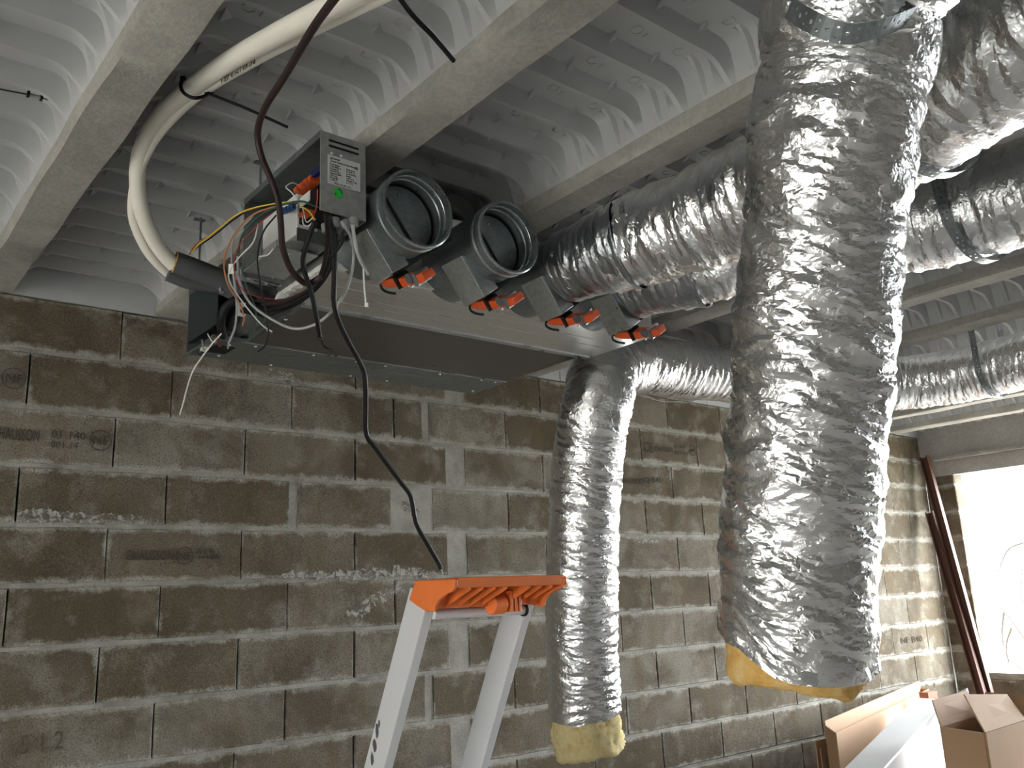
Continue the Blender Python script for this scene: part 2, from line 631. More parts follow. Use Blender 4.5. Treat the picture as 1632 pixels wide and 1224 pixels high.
stamp('CHAUSSON', 199, 893, .054, 276)
ring_mark(294, 886, .030)
stamp('A 5 PES', 313, 883, .03, 349)
stamp('N 4 005', 316, 891, .022, 349)
stamp('CHAUSSON', -14, 699, .062, 62)
stamp('01 140', 81, 697, .04, 136)
stamp('001 14', 80, 713, .036, 124)
ring_mark(160, 702, .035)
ring_mark(22, 603, .035)
stamp('5 1 2', 30, 1203, .085, 100, (1, 0, .02), ink='fadedink')
stamp('CE', 1026, 720, .085, 1041)
stamp('CHAUSSON', 1043.5, 718, .042, 1072)
stamp('01 B40', 1074, 713, .032, 1093)
stamp('201 14', 1074, 724, .032, 1096)
ring_mark(1104, 718, .028, 'NF', .034)
stamp('CHAUSSON', 990, 770, .046, 1023)
ring_mark(1031, 768, .024, 'NF', .028)
stamp('B40', 1039, 769, .05, 1054)
stamp('NF B40', 1436, 1026, .06, 1471)

# ---- window wall
rw = MB()
rw.box((WX + .006, -4.5, 0), (WX + .15, WY, RO[2] - .02)).box((WX + .006, RO[1] + .006, RO[2] - .02), (WX + .15, WY, RO[3]))
rw.box((WX + .006, -4.5, RO[2] - .02), (WX + .15, RO[0] - .006, RO[3]))
rwall = tag(rw.obj('wall_right', M['mortar']), kind='structure')


def yblock(y0, y1, z0, z1, i):
    me = block_mesh(y1 - y0, z1 - z0, .05, i % 4)
    o = link_copy(me, 'block', (WX - .001 * random.random(), (y0 + y1) / 2, (z0 + z1) / 2), rwall, (0, 0, -math.pi / 2))
    return o


for r in range(2, 13):
    z1, z0 = bed(r - 1) - .007, bed(r) + .009
    if z1 > RO[3]: z1 = RO[3]
    if z0 > RO[2] - .1:
        yblock(RO[1], WY, max(z0, RO[2] - .02), z1, r)
        # reveal of the opening
        link_copy(block_mesh(.14, z1 - z0, .05, r % 4), 'block', (WX + .075, RO[1] - .001, (z0 + z1) / 2), rwall)
    else:
        y = WY
        first = .29 if r % 2 else .5
        while y > -.6:
            yb = y - first
            yblock(yb + .002, y - .002, z0, min(z1, RO[2]), r)
            y, first = yb, .5
tag(MB().box((WX - .03, -4.5, 2.462), (WX + .2, WY, ZT + .19)).obj('trim_1', M['lintel'], None), kind='structure')
tag(MB().box((WX - .012, RO[0] - .3, RO[3]), (WX + .2, WY, 2.46)).obj('trim_2', M['lintel'], None), kind='structure')
tag(MB().box((WX - .075, -4.5, 2.440), (WX + .05, WY - .12, 2.462)).obj('trim_3', M['mortar'], None), kind='structure')
tag(MB().box((WX - .02, RO[0], RO[2] - .022), (WX + .22, RO[1], RO[2])).obj('trim_4', M['mortar'], None), kind='structure')

# ---- ceiling: slab, joists, plastic infill panels
ceil = tag(MB().box((LX - .2, -4.7, 2.83), (WX + .2, WY + .2, 2.95)).obj('ceiling', M['floor']), kind='structure')
JX0, JP, JW = .433, .6165, .115


def joist_mesh(seed):
    rg = np.random.default_rng(seed)
    ny = 110
    ys = np.linspace(-4.5, WY - .02, ny)
    prof = [(0.003, .0), (JW - .003, .0), (JW + .004, .012), (JW + .002, .042), (JW - .03, .052), (JW - .035, .16), (.035, .16), (.03, .052), (-.003, .044), (-.004, .008)]
    n = len(prof)
    vs = []
    rag = rg.normal(0, .0022, (ny, n))
    for _ in range(2): rag[1:-1] = (rag[:-2] + 2 * rag[1:-1] + rag[2:]) / 3
    for i, y in enumerate(ys):
        for j, (x, z) in enumerate(prof):
            k_ = 2.0 if j in (2, 3) else 1.0
            vs.append((x + rag[i, j] * k_, y, ZT + z + (rag[i, (j + 3) % n] * .5 if z < .05 else 0)))
    fs = [(i * n + j, i * n + (j + 1) % n, (i + 1) * n + (j + 1) % n, (i + 1) * n + j) for i in range(ny - 1) for j in range(n)]
    fs += [tuple(range(n)), tuple((ny - 1) * n + j for j in range(n))]
    return MB().add(vs, fs).mesh('ceiling_joist', M['joist'], 40)


JM = [joist_mesh(s) for s in (1, 2, 3)]
KS = list(range(-7, 11))
for kx in KS:
    link_copy(JM[kx % 3], 'ceiling_joist', (JX0 + JP * kx, 0, 0), ceil)

PER, NPER = .15, 4
PL = PER * NPER
BAY = JP - JW                     # clear width between joists
ZF = ZT + .044


def panel_mesh(endcap=False):
    half = BAY / 2 + .004
    # side profiles from the joist flange up to the flat: a flared one under the ribs, a steep one in the recesses
    rib = [(0, 0), (.009, .008), (.018, .018), (.028, .029), (.039, .040), (.051, .049), (.064, .0555), (.078, .059), (.094, .060)]
    rec = [(0, 0), (.002, .018), (.0045, .038), (.0075, .058), (.012, .078), (.019, .094), (.030, .105), (.047, .111), (.09, .112)]
    mid = [(0, 0), (.006, .014), (.013, .031), (.019, .050), (.025, .069), (.032, .087), (.041, .101), (.054, .111), (.09, .112)]
    wave = [(0, 0), (.020, 0), (.026, 2), (.036, 2), (.042, 0), (.084, 0), (.096, 1), (.098, 1), (.108, 1), (.110, 1), (.147, 0)]
    ys, prf = [], []
    for p in range(NPER):
        for y, w in wave:
            ys.append(p * PER + y)
            prf.append((rec, rib, mid)[w])
    ys.append(PL)
    prf.append(rec)
    vs = []
    for y, pr in zip(ys, prf):
        row = [(-half + s, y, ZF + h) for s, h in pr]
        flat = pr[-1][1]
        row += [(x, y, ZF + flat) for x in (-.08, 0, .08)]
        row += [(half - s, y, ZF + h) for s, h in pr[::-1]]
        vs += row
    xs = row
    nx = len(xs)
    fs = [(j * nx + i, j * nx + i + 1, (j + 1) * nx + i + 1, (j + 1) * nx + i) for j in range(len(ys) - 1) for i in range(nx - 1)]
    b = MB().add(vs, fs)
    if endcap:
        base = (len(ys) - 1) * nx
        n0 = len(b.v)
        b.v += [(b.v[base + i][0], PL, ZT) for i in range(nx)]
        b.f += [(base + i, base + i + 1, n0 + i + 1, n0 + i) for i in range(nx - 1)]
        # small tongue
        b.box((-.09, PL - .004, ZT), (.02, PL - .0005, ZT + .05))
    return b.mesh('infill_panel', M['plastic'], 28)


def marks_mesh():
    b = MB()
    for p in range(NPER):
        for q, x in enumerate((-.155, -.005, .145)):
            y, z = p * PER + .084, ZF + .111
            b.add([(x - .016, y + .012, z - .004), (x + .016, y + .004, z - .001), (x - .012, y - .024, z + .001), (x - .016, y + .004, z - .02)], [(0, 1, 3), (1, 2, 3), (2, 0, 3), (0, 2, 1)])
            cx, cy = x + .028, p * PER + .034
            ring = []
            for rr in (.017, .0145):
                for a in range(6):
                    t = math.radians(60 * a + 12)
                    ring.append((cx + rr * math.cos(t), cy + rr * math.sin(t), ZF + .112))
            low = [(v[0], v[1], v[2] - .0022) for v in ring]
            top = 4 if (p + q) % 2 else 6
            fs = []
            for a in range(top):
                c_ = (a + 1) % 6
                fs += [(12 + a, 12 + c_, 18 + c_, 18 + a), (a, c_, 12 + c_, 12 + a), (6 + a, 6 + c_, 18 + c_, 18 + a)]
            b.add(ring + low, fs)
            b.box((x + .058, cy - .006, ZF + .109), (x + .06, cy + .012, ZF + .1125))
    return b.mesh('moulded_marks', M['plastic'])


PM, PME, MM = panel_mesh(), panel_mesh(True), marks_mesh()
YEND = WY - .012
for kx in KS:
    bx = JX0 + JP * kx + JW + BAY / 2
    if bx - BAY / 2 > WX - .02: continue
    for j in range(13):
        y0 = YEND - PL * (j + 1)
        if y0 < -4.5: continue
        pm = PME if j == 0 else PM
        hole = onX(898, 299, 1.655)
        if kx == 1 and y0 < hole[1] < y0 + PL:          # one panel is broken through above the third joist
            pm = PM.copy()
            hb = bmesh.new()
            hb.from_mesh(pm)
            bmesh.ops.subdivide_edges(hb, edges=[e_ for e_ in hb.edges if (e_.verts[0].co - Vector((hole[0] - bx, hole[1] - y0, hole[2]))).length < .09], cuts=2, use_grid_fill=True)
            bmesh.ops.delete(hb, geom=[f_ for f_ in hb.faces if (f_.calc_center_median() - Vector((hole[0] - bx, hole[1] - y0, hole[2]))).length < .026], context='FACES')
            hb.to_mesh(pm)
            hb.free()
        o = link_copy(pm, 'infill_panel', (bx, y0, 0), ceil)
        if kx == 10:                                    # the last bay is cut to fit against the beam
            o.location.x, o.scale.x = (bx - BAY / 2 + WX - .03) / 2, (WX - .03 - bx + BAY / 2) / BAY
        if -.2 <= kx + .5 <= 7 and y0 > -.3:
            q = link_copy(MM, 'moulded_marks', (0, 0, 0))
            q.parent = o
            q['kind'] = 'stuff'

# ================================================================== FOIL DUCTS
def plnoise(U, V, nu, rg):
    nv = int(np.max(V)) + 3
    G = rg.uniform(-1, 1, (nv, nu))
    i, j = np.floor(U).astype(int), np.floor(V).astype(int)
    fu, fv = U - i, V - j
    i0, i1 = i % nu, (i + 1) % nu
    j = np.clip(j, 0, nv - 2)
    a, b, c, d = G[j, i0], G[j, i1], G[j + 1, i0], G[j + 1, i1]
    lo = a + (b - a) * fu + (c - a) * fv
    hi = d + (c - d) * (1 - fu) + (b - d) * (1 - fv)
    return np.where(fu + fv < 1, lo, hi)


def path_sampler(pts, res=24):
    P = np.array(smooth_path(pts, res))
    T, N, B = [np.array(q) for q in frames(list(P))]
    s = np.concatenate([[0], np.cumsum(np.linalg.norm(np.diff(P, axis=0), axis=1))])

    def at(v):
        v = np.clip(v, 0, s[-1])
        g = lambda A: np.stack([np.interp(v, s, A[:, k]) for k in range(3)], -1)
        return g(P), g(N), g(B)
    return at, s[-1]


def foil_tube(name, pts, radii, mat, parent=None, du=.008, dv=.0045, seed=1, octs=((.07, .05, .006), (.04, .016, .0032), (.02, .008, .0014)), ring=.0015, pitch=.03, rag=0., tilt=0.):
    rg = np.random.default_rng(seed)
    at, L = path_sampler(pts)
    rad = np.array(radii, float)
    r0 = rad.mean()
    nu, nv = int(2 * math.pi * r0 / du), int(L / dv)
    u = np.arange(nu) / nu
    v = np.linspace(0, L, nv)
    U, V = np.meshgrid(u, v)
    U = U + rg.uniform(-.38, .38, U.shape) / nu
    jv = rg.uniform(-.38, .38, U.shape) * dv
    jv[0] = 0
    jv[-1] = 0
    V = V + jv
    C0 = 2 * math.pi * r0
    wu = U + .012 * np.sin(V * 31 + 3 * np.sin(U * 12.566)) + .008 * np.sin(V * 83 + U * 18.85)
    wv = V + .010 * np.sin(U * 12.566 + V * 9) + .006 * np.sin(U * 31.416 + V * 40)
    h = np.zeros_like(U)
    for cu, cv, am in octs:
        n = max(4, int(C0 / cu))
        h += am * plnoise((wu * n) % n, np.maximum(wv, 0) / cv + 1, n, rg)
    h += ring * (np.abs(np.sin(math.pi * (V + U * pitch) / pitch)) - .6)
    r = np.interp(V / L, np.linspace(0, 1, len(rad)), rad) + h
    VV = V.copy()
    if rag:
        rn = plnoise(U * 9 % 9, U * 0 + 1, 9, rg) * rag + plnoise(U * 23 % 23, U * 0 + 1, 23, rg) * rag * .5
        VV = VV - (rn - rag * .2) * np.clip((V - (L - .25)) / .25, 0, 1) ** 2
    if tilt:      # the cut is higher on the side away from the camera's right
        _, N, B = at(VV)
        a = 2 * math.pi * U[..., None]
        VV = VV + tilt * ((np.cos(a) * N + np.sin(a) * B) @ AR) * np.clip((V - (L - .25)) / .25, 0, 1) ** 2
    at_end = VV > L
    X, N, B = at(VV)
    a = 2 * math.pi * U[..., None]
    P = X + r[..., None] * (np.cos(a) * N + np.sin(a) * B)
    idx = np.arange(nv * nu).reshape(nv, nu)
    a_, b_ = idx[:-1], np.roll(idx, -1, 1)[:-1]
    c_, d_ = np.roll(idx, -1, 1)[1:], idx[1:]
    flip = rg.random(a_.shape) < .5
    t1 = np.where(flip[..., None], np.stack([a_, b_, c_], -1), np.stack([a_, b_, d_], -1))
    t2 = np.where(flip[..., None], np.stack([a_, c_, d_], -1), np.stack([b_, c_, d_], -1))
    F = np.concatenate([t1.reshape(-1, 3), t2.reshape(-1, 3)])
    P = P.reshape(-1, 3)
    c = (P.min(0) + P.max(0)) / 2
    me = bpy.data.meshes.new(name)
    me.from_pydata((P - c).tolist(), [], F.tolist())
    me.materials.append(mat)
    o = bpy.data.objects.new(name, me)
    COL.objects.link(o)
    o.location = c
    adopt(o, parent)
    return o


def wool_end(name, pts, r, thick, parent, seed=3, rag=.03, lump=.01, mat='wool'):
    """ragged tube of glass wool that sticks out of a duct end"""
    rg = np.random.default_rng(seed)
    at, L = path_sampler(pts)
    nu, nv = 72, 22
    prof = []                                   # outside down, round the tip, inside up
    tt = np.linspace(0, 1, nv)
    U = np.arange(nu) / nu
    ln = 1 + (plnoise(U * 6 % 6, U * 0 + 1, 6, rg) * .55 + plnoise(U * 17 % 17, U * 0 + 1, 17, rg) * .3) * rag / max(L, .01)
    vs = []
    rows = []
    rl = r if hasattr(r, '__len__') else [r, r]
    rf = lambda t: float(np.interp(t, np.linspace(0, 1, len(rl)), rl))
    for t in tt: rows.append((t, rf(t)))
    for q in (.25, .5, .75): rows.append((1 + .06 * math.sin(math.pi * q), rf(1) - thick * q))
    for t in tt[::-1]: rows.append((t, rf(t) - thick))
    for k_, (t, rr) in enumerate(rows):
        X, N, B = at(np.clip(t * ln * L * .7, 0, L))
        nz = lump * (plnoise((U * 11) % 11, U * 0 + 1 + t * 4, 11, np.random.default_rng(seed + 5)) + .5 * rg.uniform(-1, 1, nu))
        a = 2 * math.pi * U[:, None]
        vs += list(X + (rr + nz)[:, None] * (np.cos(a) * N + np.sin(a) * B))
    m = len(rows)
    fs = [(i * nu + k, i * nu + (k + 1) % nu, (i + 1) * nu + (k + 1) % nu, (i + 1) * nu + k) for i in range(m - 1) for k in range(nu)]
    return MB().add(vs, fs).obj(name, M[mat], parent, 80)


# --- the large duct hanging nearest the camera
G_DUCT = 'foil insulated flexible ducts'
bigpts = [(.75, -1.2, 2.47), (.95, -.3, 2.475), (1.12, .26, 2.475), tuple(dep(1375, -30, 1.33)), tuple(dep(1347, 100, 1.38)), tuple(dep(1322, 260, 1.39)),
          tuple(dep(1302, 450, 1.42)), tuple(dep(1287, 650, 1.44)), tuple(dep(1274, 850, 1.45)), tuple(dep(1267, 1052, 1.455))]
big = empty('insulated_duct', bigpts[-1])
tag(big, 'largest foil duct hanging nearest the camera, orange glass wool at its torn end', 'duct', G_DUCT)
foil_tube('foil_jacket', bigpts, [.136, .136, .138, .140, .140, .134, .128, .125, .124, .122], M['foil'], big, .0072, .0042, 21,
          ((.12, .09, .006), (.06, .024, .0046), (.026, .010, .0027), (.013, .006, .0012)), .0015, .06, rag=.018, tilt=.045)
e1, e2 = np.array(bigpts[-2]), np.array(bigpts[-1])
dn = (e2 - e1) / np.linalg.norm(e2 - e1)
wool_end('glass_wool', [e2 - dn * .16, e2 - dn * .03, e2 + dn * .03, e2 + dn * .095], .109, .03, big, 4, .03, .005)
# tongue of torn foil
tpp = MB()
tw = []
for i in range(6):
    t = i / 5
    c = np.array(dep(1284 + 10 * t, 1040 + 52 * t, 1.33 + .01 * math.sin(5 * t)))
    w_ = .006 + .006 * math.sin(math.pi * t)
    tw += [c - AR * w_ + AF * .004 * (i % 2), c + AR * w_ - AF * .003 * (i % 3)]
tpp.add(tw, [(2 * i, 2 * i + 1, 2 * i + 3, 2 * i + 2) for i in range(5)])
tq = tpp.obj('torn_foil_strip', M['foil'], big)
sm = tq.modifiers.new('thick', 'SOLIDIFY')
sm.thickness = .0012

# --- duct that comes along the ceiling, kinks and hangs beside the unit
Apts = [(4.25, -.6, 2.50), (4.36, .6, 2.50), (4.40, 1.50, 2.49), (4.43, 1.90, 2.49), (4.25, 2.22, 2.49), (3.75, 2.40, 2.485), (3.30, 2.49, 2.485), (2.95, 2.53, 2.48),
        (2.72, 2.51, 2.46), (2.53, 2.47, 2.39), tuple(dep(953, 640, 3.36)), tuple(dep(938, 720, 3.34)), tuple(dep(930, 850, 3.32)), tuple(dep(927, 1000, 3.31)), tuple(dep(932, 1138, 3.30))]
A = empty('insulated_duct', Apts[-1])
tag(A, 'foil duct kinked beside the ceiling unit, hanging with pale yellow wool at its end', 'duct', G_DUCT)
foil_tube('foil_jacket', Apts, [.132] * 6 + [.134, .135, .13, .126, .13, .133, .133, .134, .136], M['foil'], A, .0105, .0062, 22,
          ((.09, .06, .003), (.06, .015, .0034), (.028, .009, .0021)), .002, .034, rag=.012, tilt=-.03)
e1, e2 = np.array(Apts[-2]), np.array(Apts[-1])
dn = (e2 - e1) / np.linalg.norm(e2 - e1)
wool_end('glass_wool', [e2 - dn * .12, e2 - dn * .01, e2 + dn * .09 + np.array([.0, -.01, 0]), e2 + dn * .22 + np.array([.02, -.02, 0])], [.108, .110, .126, .130], .04, A, 12, .05, .012, 'wool_pale')

# --- the two ducts on the third and fourth damper
D3pts = [(1.69, 1.765, 2.437), (1.695, 1.70, 2.437), (1.71, 1.62, 2.44), (1.765, 1.45, 2.455), (1.80, 1.25, 2.46), (1.78, 1.0, 2.465), (1.745, .78, 2.455), (1.67, .60, 2.45), (1.60, .42, 2.45), (1.5, .1, 2.48), (1.45, -.9, 2.49)]
d3 = empty('insulated_duct', D3pts[0])
tag(d3, 'foil duct clamped on the third damper, running up to the top right corner', 'duct', G_DUCT)
foil_tube('foil_jacket', D3pts[2:], [.118, .14, .143, .142, .142, .143, .145, .14, .14], M['foil'], d3, .0085, .0055, 23,
          ((.10, .07, .007), (.07, .020, .0050), (.028, .010, .0026)), .0015, .045)
foil_tube('taped_collar', [D3pts[0], D3pts[1], D3pts[2], tuple(.6 * np.array(D3pts[2]) + .4 * np.array(D3pts[3]))], [.106, .108, .116, .13], M['foil_dark'], d3, .010, .006, 33, ((.06, .02, .003), (.03, .01, .0015)), .002, .02)
D4pts = [(1.97, 1.765, 2.437), (1.975, 1.70, 2.437), (1.99, 1.62, 2.44), (2.06, 1.45, 2.45), (2.19, 1.27, 2.455), (2.31, 1.08, 2.46), (2.36, .80, 2.455), (2.38, .4, 2.46), (2.4, -.3, 2.47), (2.4, -1.2, 2.49)]
d4 = empty('insulated_duct', D4pts[0])
tag(d4, 'foil duct clamped on the fourth damper, passing behind the largest hanging duct', 'duct', G_DUCT)
foil_tube('foil_jacket', D4pts[2:], [.116, .134, .135, .135, .135, .134, .134, .134], M['foil'], d4, .0095, .006, 24,
          ((.09, .06, .005), (.06, .018, .0042), (.028, .010, .0022)), .0015, .04)
foil_tube('taped_collar', [D4pts[0], D4pts[1], D4pts[2], tuple(.6 * np.array(D4pts[2]) + .4 * np.array(D4pts[3]))], [.106, .108, .116, .13], M['foil_dark'], d4, .011, .007, 34, ((.06, .02, .003), (.03, .01, .0015)), .002, .02)


# --- perforated straps
def strap(label, path, wdir, width=.026, res=8):
    """flat perforated band along path; wdir = direction of its width"""
    P = smooth_path(path, res)
    s = np.concatenate([[0], np.cumsum([np.linalg.norm(P[i + 1] - P[i]) for i in range(len(P) - 1)])])
    n = max(6, int(s[-1] / .014))
    vs_ = np.linspace(0, s[-1], n + 1)
    PA = np.array(P)
    ctr = np.stack([np.interp(vs_, s, PA[:, k]) for k in range(3)], -1)
    w = np.array(wdir, float) / np.linalg.norm(wdir)
    b = MB()
    big_r = .0032
    for i in range(n):
        p, q = ctr[i], ctr[i + 1]
        L = np.linalg.norm(q - p)
        t = (q - p) / L
        ww = w - t * (w @ t)
        ww /= np.linalg.norm(ww)
        hw = width / 2
        rr = big_r if i % 2 else .0022
        offs = (0.,) if i % 2 else (-.0065, .0065)
        edges = [-hw] + ([0.] if len(offs) == 2 else []) + [hw]
        for z, (lo, hi) in zip(offs, zip(edges[:-1], edges[1:])):
            m, hc = (lo + hi) / 2, (hi - lo) / 2
            sq = [(-1, -1), (0, -1), (1, -1), (1, 0), (1, 1), (0, 1), (-1, 1), (-1, 0)]
            outer = [p + t * (L / 2 + a * L / 2) + ww * (m + c * hc) for a, c in sq]
            inner = [p + t * (L / 2 + rr * a / math.hypot(a, c)) + ww * (z + rr * c / math.hypot(a, c)) for a, c in sq]
            b.add(outer + inner, [(k, (k + 1) % 8, 8 + (k + 1) % 8, 8 + k) for k in range(8)])
    o = b.obj('perforated_strap', M['galv'])
    so = o.modifiers.new('thick', 'SOLIDIFY')
    so.thickness = .001
    so.offset = 0
    tag(o, label, 'strap', 'galvanised hanging straps')
    return o


def sling(c, axis, r, ztop, spread=0., label='', width=.028, sag=1.0):
    c = np.array(c, float)
    ax = np.array([axis[0], axis[1], 0.])
    ax /= np.linalg.norm(ax)
    side = np.array([ax[1], -ax[0], 0])
    pts = [c - side * (r + spread) + np.array([0, 0, ztop - c[2]])]
    for a in np.linspace(-90, 90, 9):
        pts.append(c + side * r * math.sin(math.radians(a)) - np.array([0, 0, r * sag * math.cos(math.radians(a))]))
    pts.append(c + side * (r + spread) + np.array([0, 0, ztop - c[2]]))
    return strap(label, pts, ax, width)


strap('perforated metal strap slung under the top of the largest hanging duct', [dep(1195, -190, 1.44), dep(1228, -50, 1.38), dep(1252, 5, 1.30), dep(1292, 34, 1.235), dep(1345, 54, 1.215), dep(1400, 46, 1.215), dep(1450, 27, 1.245), dep(1502, 0, 1.32), dep(1545, -60, 1.40), dep(1570, -190, 1.46)], (.36, .8, -.45), .03)
sling((1.73, .72, 2.455), (.3, 1), .156, 2.70, 0, 'perforated metal strap half hidden under the duct in the top right corner')
sling((2.352, .90, 2.457), (.12, 1), .150, 2.70, 0, 'perforated metal strap hanging round the middle duct at the right edge')
sling((4.42, 1.74, 2.49), (.05, 1), .145, 2.70, 0, 'perforated metal strap round the lowest duct at the right edge')

# ================================================================== CEILING UNIT
UX0, UX1, UY0, UY1, UZ0, UZ1 = 1.005, 2.215, 2.275, 2.945, 2.367, 2.625
unit = empty('ducted_fan_unit', ((UX0 + UX1) / 2, (UY0 + UY1) / 2, UZ0))
tag(unit, 'long grey metal ceiling fan unit hung under the joists by the block wall', 'fan unit')
th = .004
MB().box((UX0 + .12, UY0, UZ0), (UX1, 2.715, UZ0 + .006)).obj('bottom_panel', M['panel'], unit, bevel=.002)
MB().box((UX0, 2.722, UZ0 - .004), (UX1, UY1, UZ0 + .004)).obj('rear_bottom_panel', M['casing'], unit, bevel=.002)
MB().box((UX0 + .12, UY0, UZ0 + .006), (UX1, UY1, UZ1)).obj('casing', M['casing'], unit, bevel=.003)
ep = MB()
ep.box((UX0 + .10, UY0 + .05, UZ0 + .02), (UX0 + .12, UY1, UZ1)).box((UX0, UY1 - .006, UZ0), (UX0 + .12, UY1, UZ1)).box((UX0, 2.70, UZ0), (UX0 + .12, 2.722, UZ0 + .006))
ep.obj('end_compartment', M['casing'], unit)
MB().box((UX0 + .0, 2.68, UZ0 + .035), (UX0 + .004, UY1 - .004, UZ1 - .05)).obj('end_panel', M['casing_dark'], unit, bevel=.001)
MB().box((UX0 - .002, 2.66, UZ1 - .05), (UX0 + .12, UY1, UZ1 - .03)).obj('end_frame', M['casing'], unit)
# raised seam strips
MB().box((UX0 + .10, UY0 - .012, UZ0 - .006), (UX1 + .03, UY0 + .012, UZ0 + .004)).obj('seam_strip', M['galv_light'], unit)
MB().box((UX0 + .10, 2.716, UZ0 - .003), (UX1, 2.7215, UZ0 + .002)).obj('seam_strip', M['galv_light'], unit)
MB().box((UX0 + .25, 2.80, UZ0 - .0065), (UX1 - .25, 2.83, UZ0 - .003)).obj('stiffening_bead', M['casing'], unit, bevel=.0015)
scr = MB().lathe([(.0005, -.0035), (.004, -.003), (.0055, 0)], (0, 0, 0), (0, 0, 1), 10).mesh('screw', M['galv_light'], 40)
for (x, y) in [(1.16, 2.735), (1.37, 2.735), (1.54, 2.735), (1.66, 2.735), (1.9, 2.735), (2.1, 2.735), (2.17, 2.735), (1.1, 2.90), (1.3, 2.925), (1.62, 2.925), (1.78, 2.925), (2.18, 2.9), (1.08, 2.76), (1.12, 2.55), (1.12, 2.42)]:
    link_copy(scr, 'screw', (x, y, UZ0 - .004), unit)
for (x, y) in ((.965, 2.27), (.965, 2.745)):
    lg = MB().box((.94, y - .02, UZ1 - .02), (UX0 + .13, y + .02, UZ1 - .016)).box((.94, y - .02, UZ1 - .045), (.944, y + .02, UZ1 - .016))
    g = lg.obj('hanging_lug', M['casing'], unit)
    ro = empty('threaded_rod', (x, y, UZ1 - .02))
    tag(ro, 'threaded rod carrying the %s corner of the ceiling unit' % ('rear left' if y > 2.5 else 'front left'), 'rod', 'threaded hanging rods')
    MB().tube([(x, y, UZ1 - .05), (x, y, 2.78)], .004, 8, True, 0).obj('rod', M['galv'], ro, 40)
    MB().lathe([(.0045, 0), (.009, 0), (.009, .007), (.0045, .007)], (x, y, UZ1 - .028), (0, 0, 1), 6, True).obj('nut', M['galv_light'], ro)
    MB().box((x - .02, y - .01, 2.770), (x + .012, y + .01, 2.773)).obj('anchor_plate', M['galv'], ro)
# black plate as an opening's shade, with small parts, in the rear bottom panel
MB().box((UX0 + .035, 2.78, UZ0 - .0055), (UX0 + .105, 2.87, UZ0 - .0035)).obj('cut_out_shade', M['black'], unit)
MB().lathe([(.004, 0), (.012, .0), (.014, .02), (.004, .02)], (UX0 + .02, 2.86, UZ0 - .02), (0, 0, 1), 14, True).obj('drain_spigot', M['casing_dark'], unit, 40)
for a, b_, cc in (((345, 537), (352, 552), 'w_red'), ((331, 532), (345, 545), 'white'), ((322, 541), (326, 558), 'w_grey')):
    pa, pb = onZ(*a, UZ0 - .012), onZ(*b_, UZ0 - .012)
    MB().tube([pa, (pa + pb) / 2 - np.array([0, 0, .012]), pb], .0022, 6).obj('loose_wire', M[cc], unit, 60)
MB().box((UX0 + .01, 2.82, UZ0 - .014), (UX0 + .03, 2.845, UZ0 - .004)).obj('white_connector', M['white'], unit)
# pipe stubs on the end of the unit
ps = MB()
ps.tube([dep(408, 478, 2.62), dep(382, 476, 2.6), dep(360, 490, 2.6), dep(352, 515, 2.62), dep(356, 535, 2.7)], .013, 10)
ps.tube([dep(412, 492, 2.62), dep(385, 497, 2.6), dep(365, 520, 2.66)], .010, 10)
ps.obj('pipe_elbow', M['black'], unit, 60)
va = MB()
va.lathe([(.001, 0), (.02, 0), (.02, .05), (.012, .055), (.012, .08), (.001, .08)], onX(395, 490, .985), (1, 0, 0), 18)
va.obj('pipe_union', M['black'], unit, 40)
MB().obox(dep(384, 492, 2.60), [(1, 0, 0), (0, 1, 0), (0, 0, 1)], (.012, .006, .022)).obj('union_tag', M['label'], unit)
MB().obox(dep(352, 462, 2.66), [(.9, .3, 0), (-.3, .9, 0), (0, 0, 1)], (.008, .008, .01)).obj('brass_valve', M['galv_light'], unit, bevel=.002)

# ---- foil plenum with its torn board edges
PX0, PX1, PY0, PY1, PZ0, PZ1 = 1.02, 2.262, 1.965, 2.263, 2.366, 2.60
plen = empty('supply_plenum', ((PX0 + PX1) / 2, (PY0 + PY1) / 2, PZ0))
tag(plen, 'flat foil faced supply plenum between the ceiling unit and the four dampers', 'plenum')
MB().box((PX0, PY0, PZ0), (PX1, PY1, PZ1)).obj('foil_board', M['board'], plen, bevel=.004)
rg = np.random.default_rng(5)
for nm, a, b_ in (('torn_edge', (PX0, PY0, PZ0), (PX1, PY0, PZ0)), ('torn_edge', (PX0, PY0, PZ0), (PX0, PY1, PZ0))):
    a, b_ = np.array(a), np.array(b_)
    n = 90 if nm and abs(b_[0] - a[0]) > .5 else 26
    vs = []
    dirn = (b_ - a) / np.linalg.norm(b_ - a)
    inw = np.array([0, 1., 0]) if abs(dirn[0]) > .5 else np.array([1., 0, 0])
    for i in range(n):
        p = a + (b_ - a) * i / (n - 1)
        w1 = .008 + .016 * rg.random()
        vs += [p - inw * .004 * rg.random() + np.array([0, 0, .012]), p - inw * .004 * (1 + rg.random()) - np.array([0, 0, .004 + .004 * rg.random()]), p + inw * w1 - np.array([0, 0, .0016])]
    MB().add(vs, [(3 * i + k, 3 * i + 3 + k, 3 * i + 4 + k, 3 * i + 1 + k) for i in range(n - 1) for k in range(2)]).obj(nm, M['white'], plen)

for yy, xa_, xb_ in ((2.03, 1.1, 1.9), (2.09, 1.05, 2.1), (2.15, 1.2, 2.2), (2.20, 1.04, 1.7)):
    MB().box((xa_, yy, PZ0 - .0012), (xb_, yy + .0022, PZ0 + .001)).obj('score_line', M['galv_light'], plen)

# ================================================================== DAMPERS
DX = [1.126, 1.41, 1.69, 1.97]
DC = [(1.126, 1.69, 2.446), (1.41, 1.69, 2.438), (1.69, 1.69, 2.438), (1.97, 1.69, 2.440)]
RV, TV, YV = np.array([.59, 0, -.807]), np.array([.807, 0, .59]), np.array([0, 1., 0])
rty = lambda R, T, Y: RV * R + TV * T + YV * Y


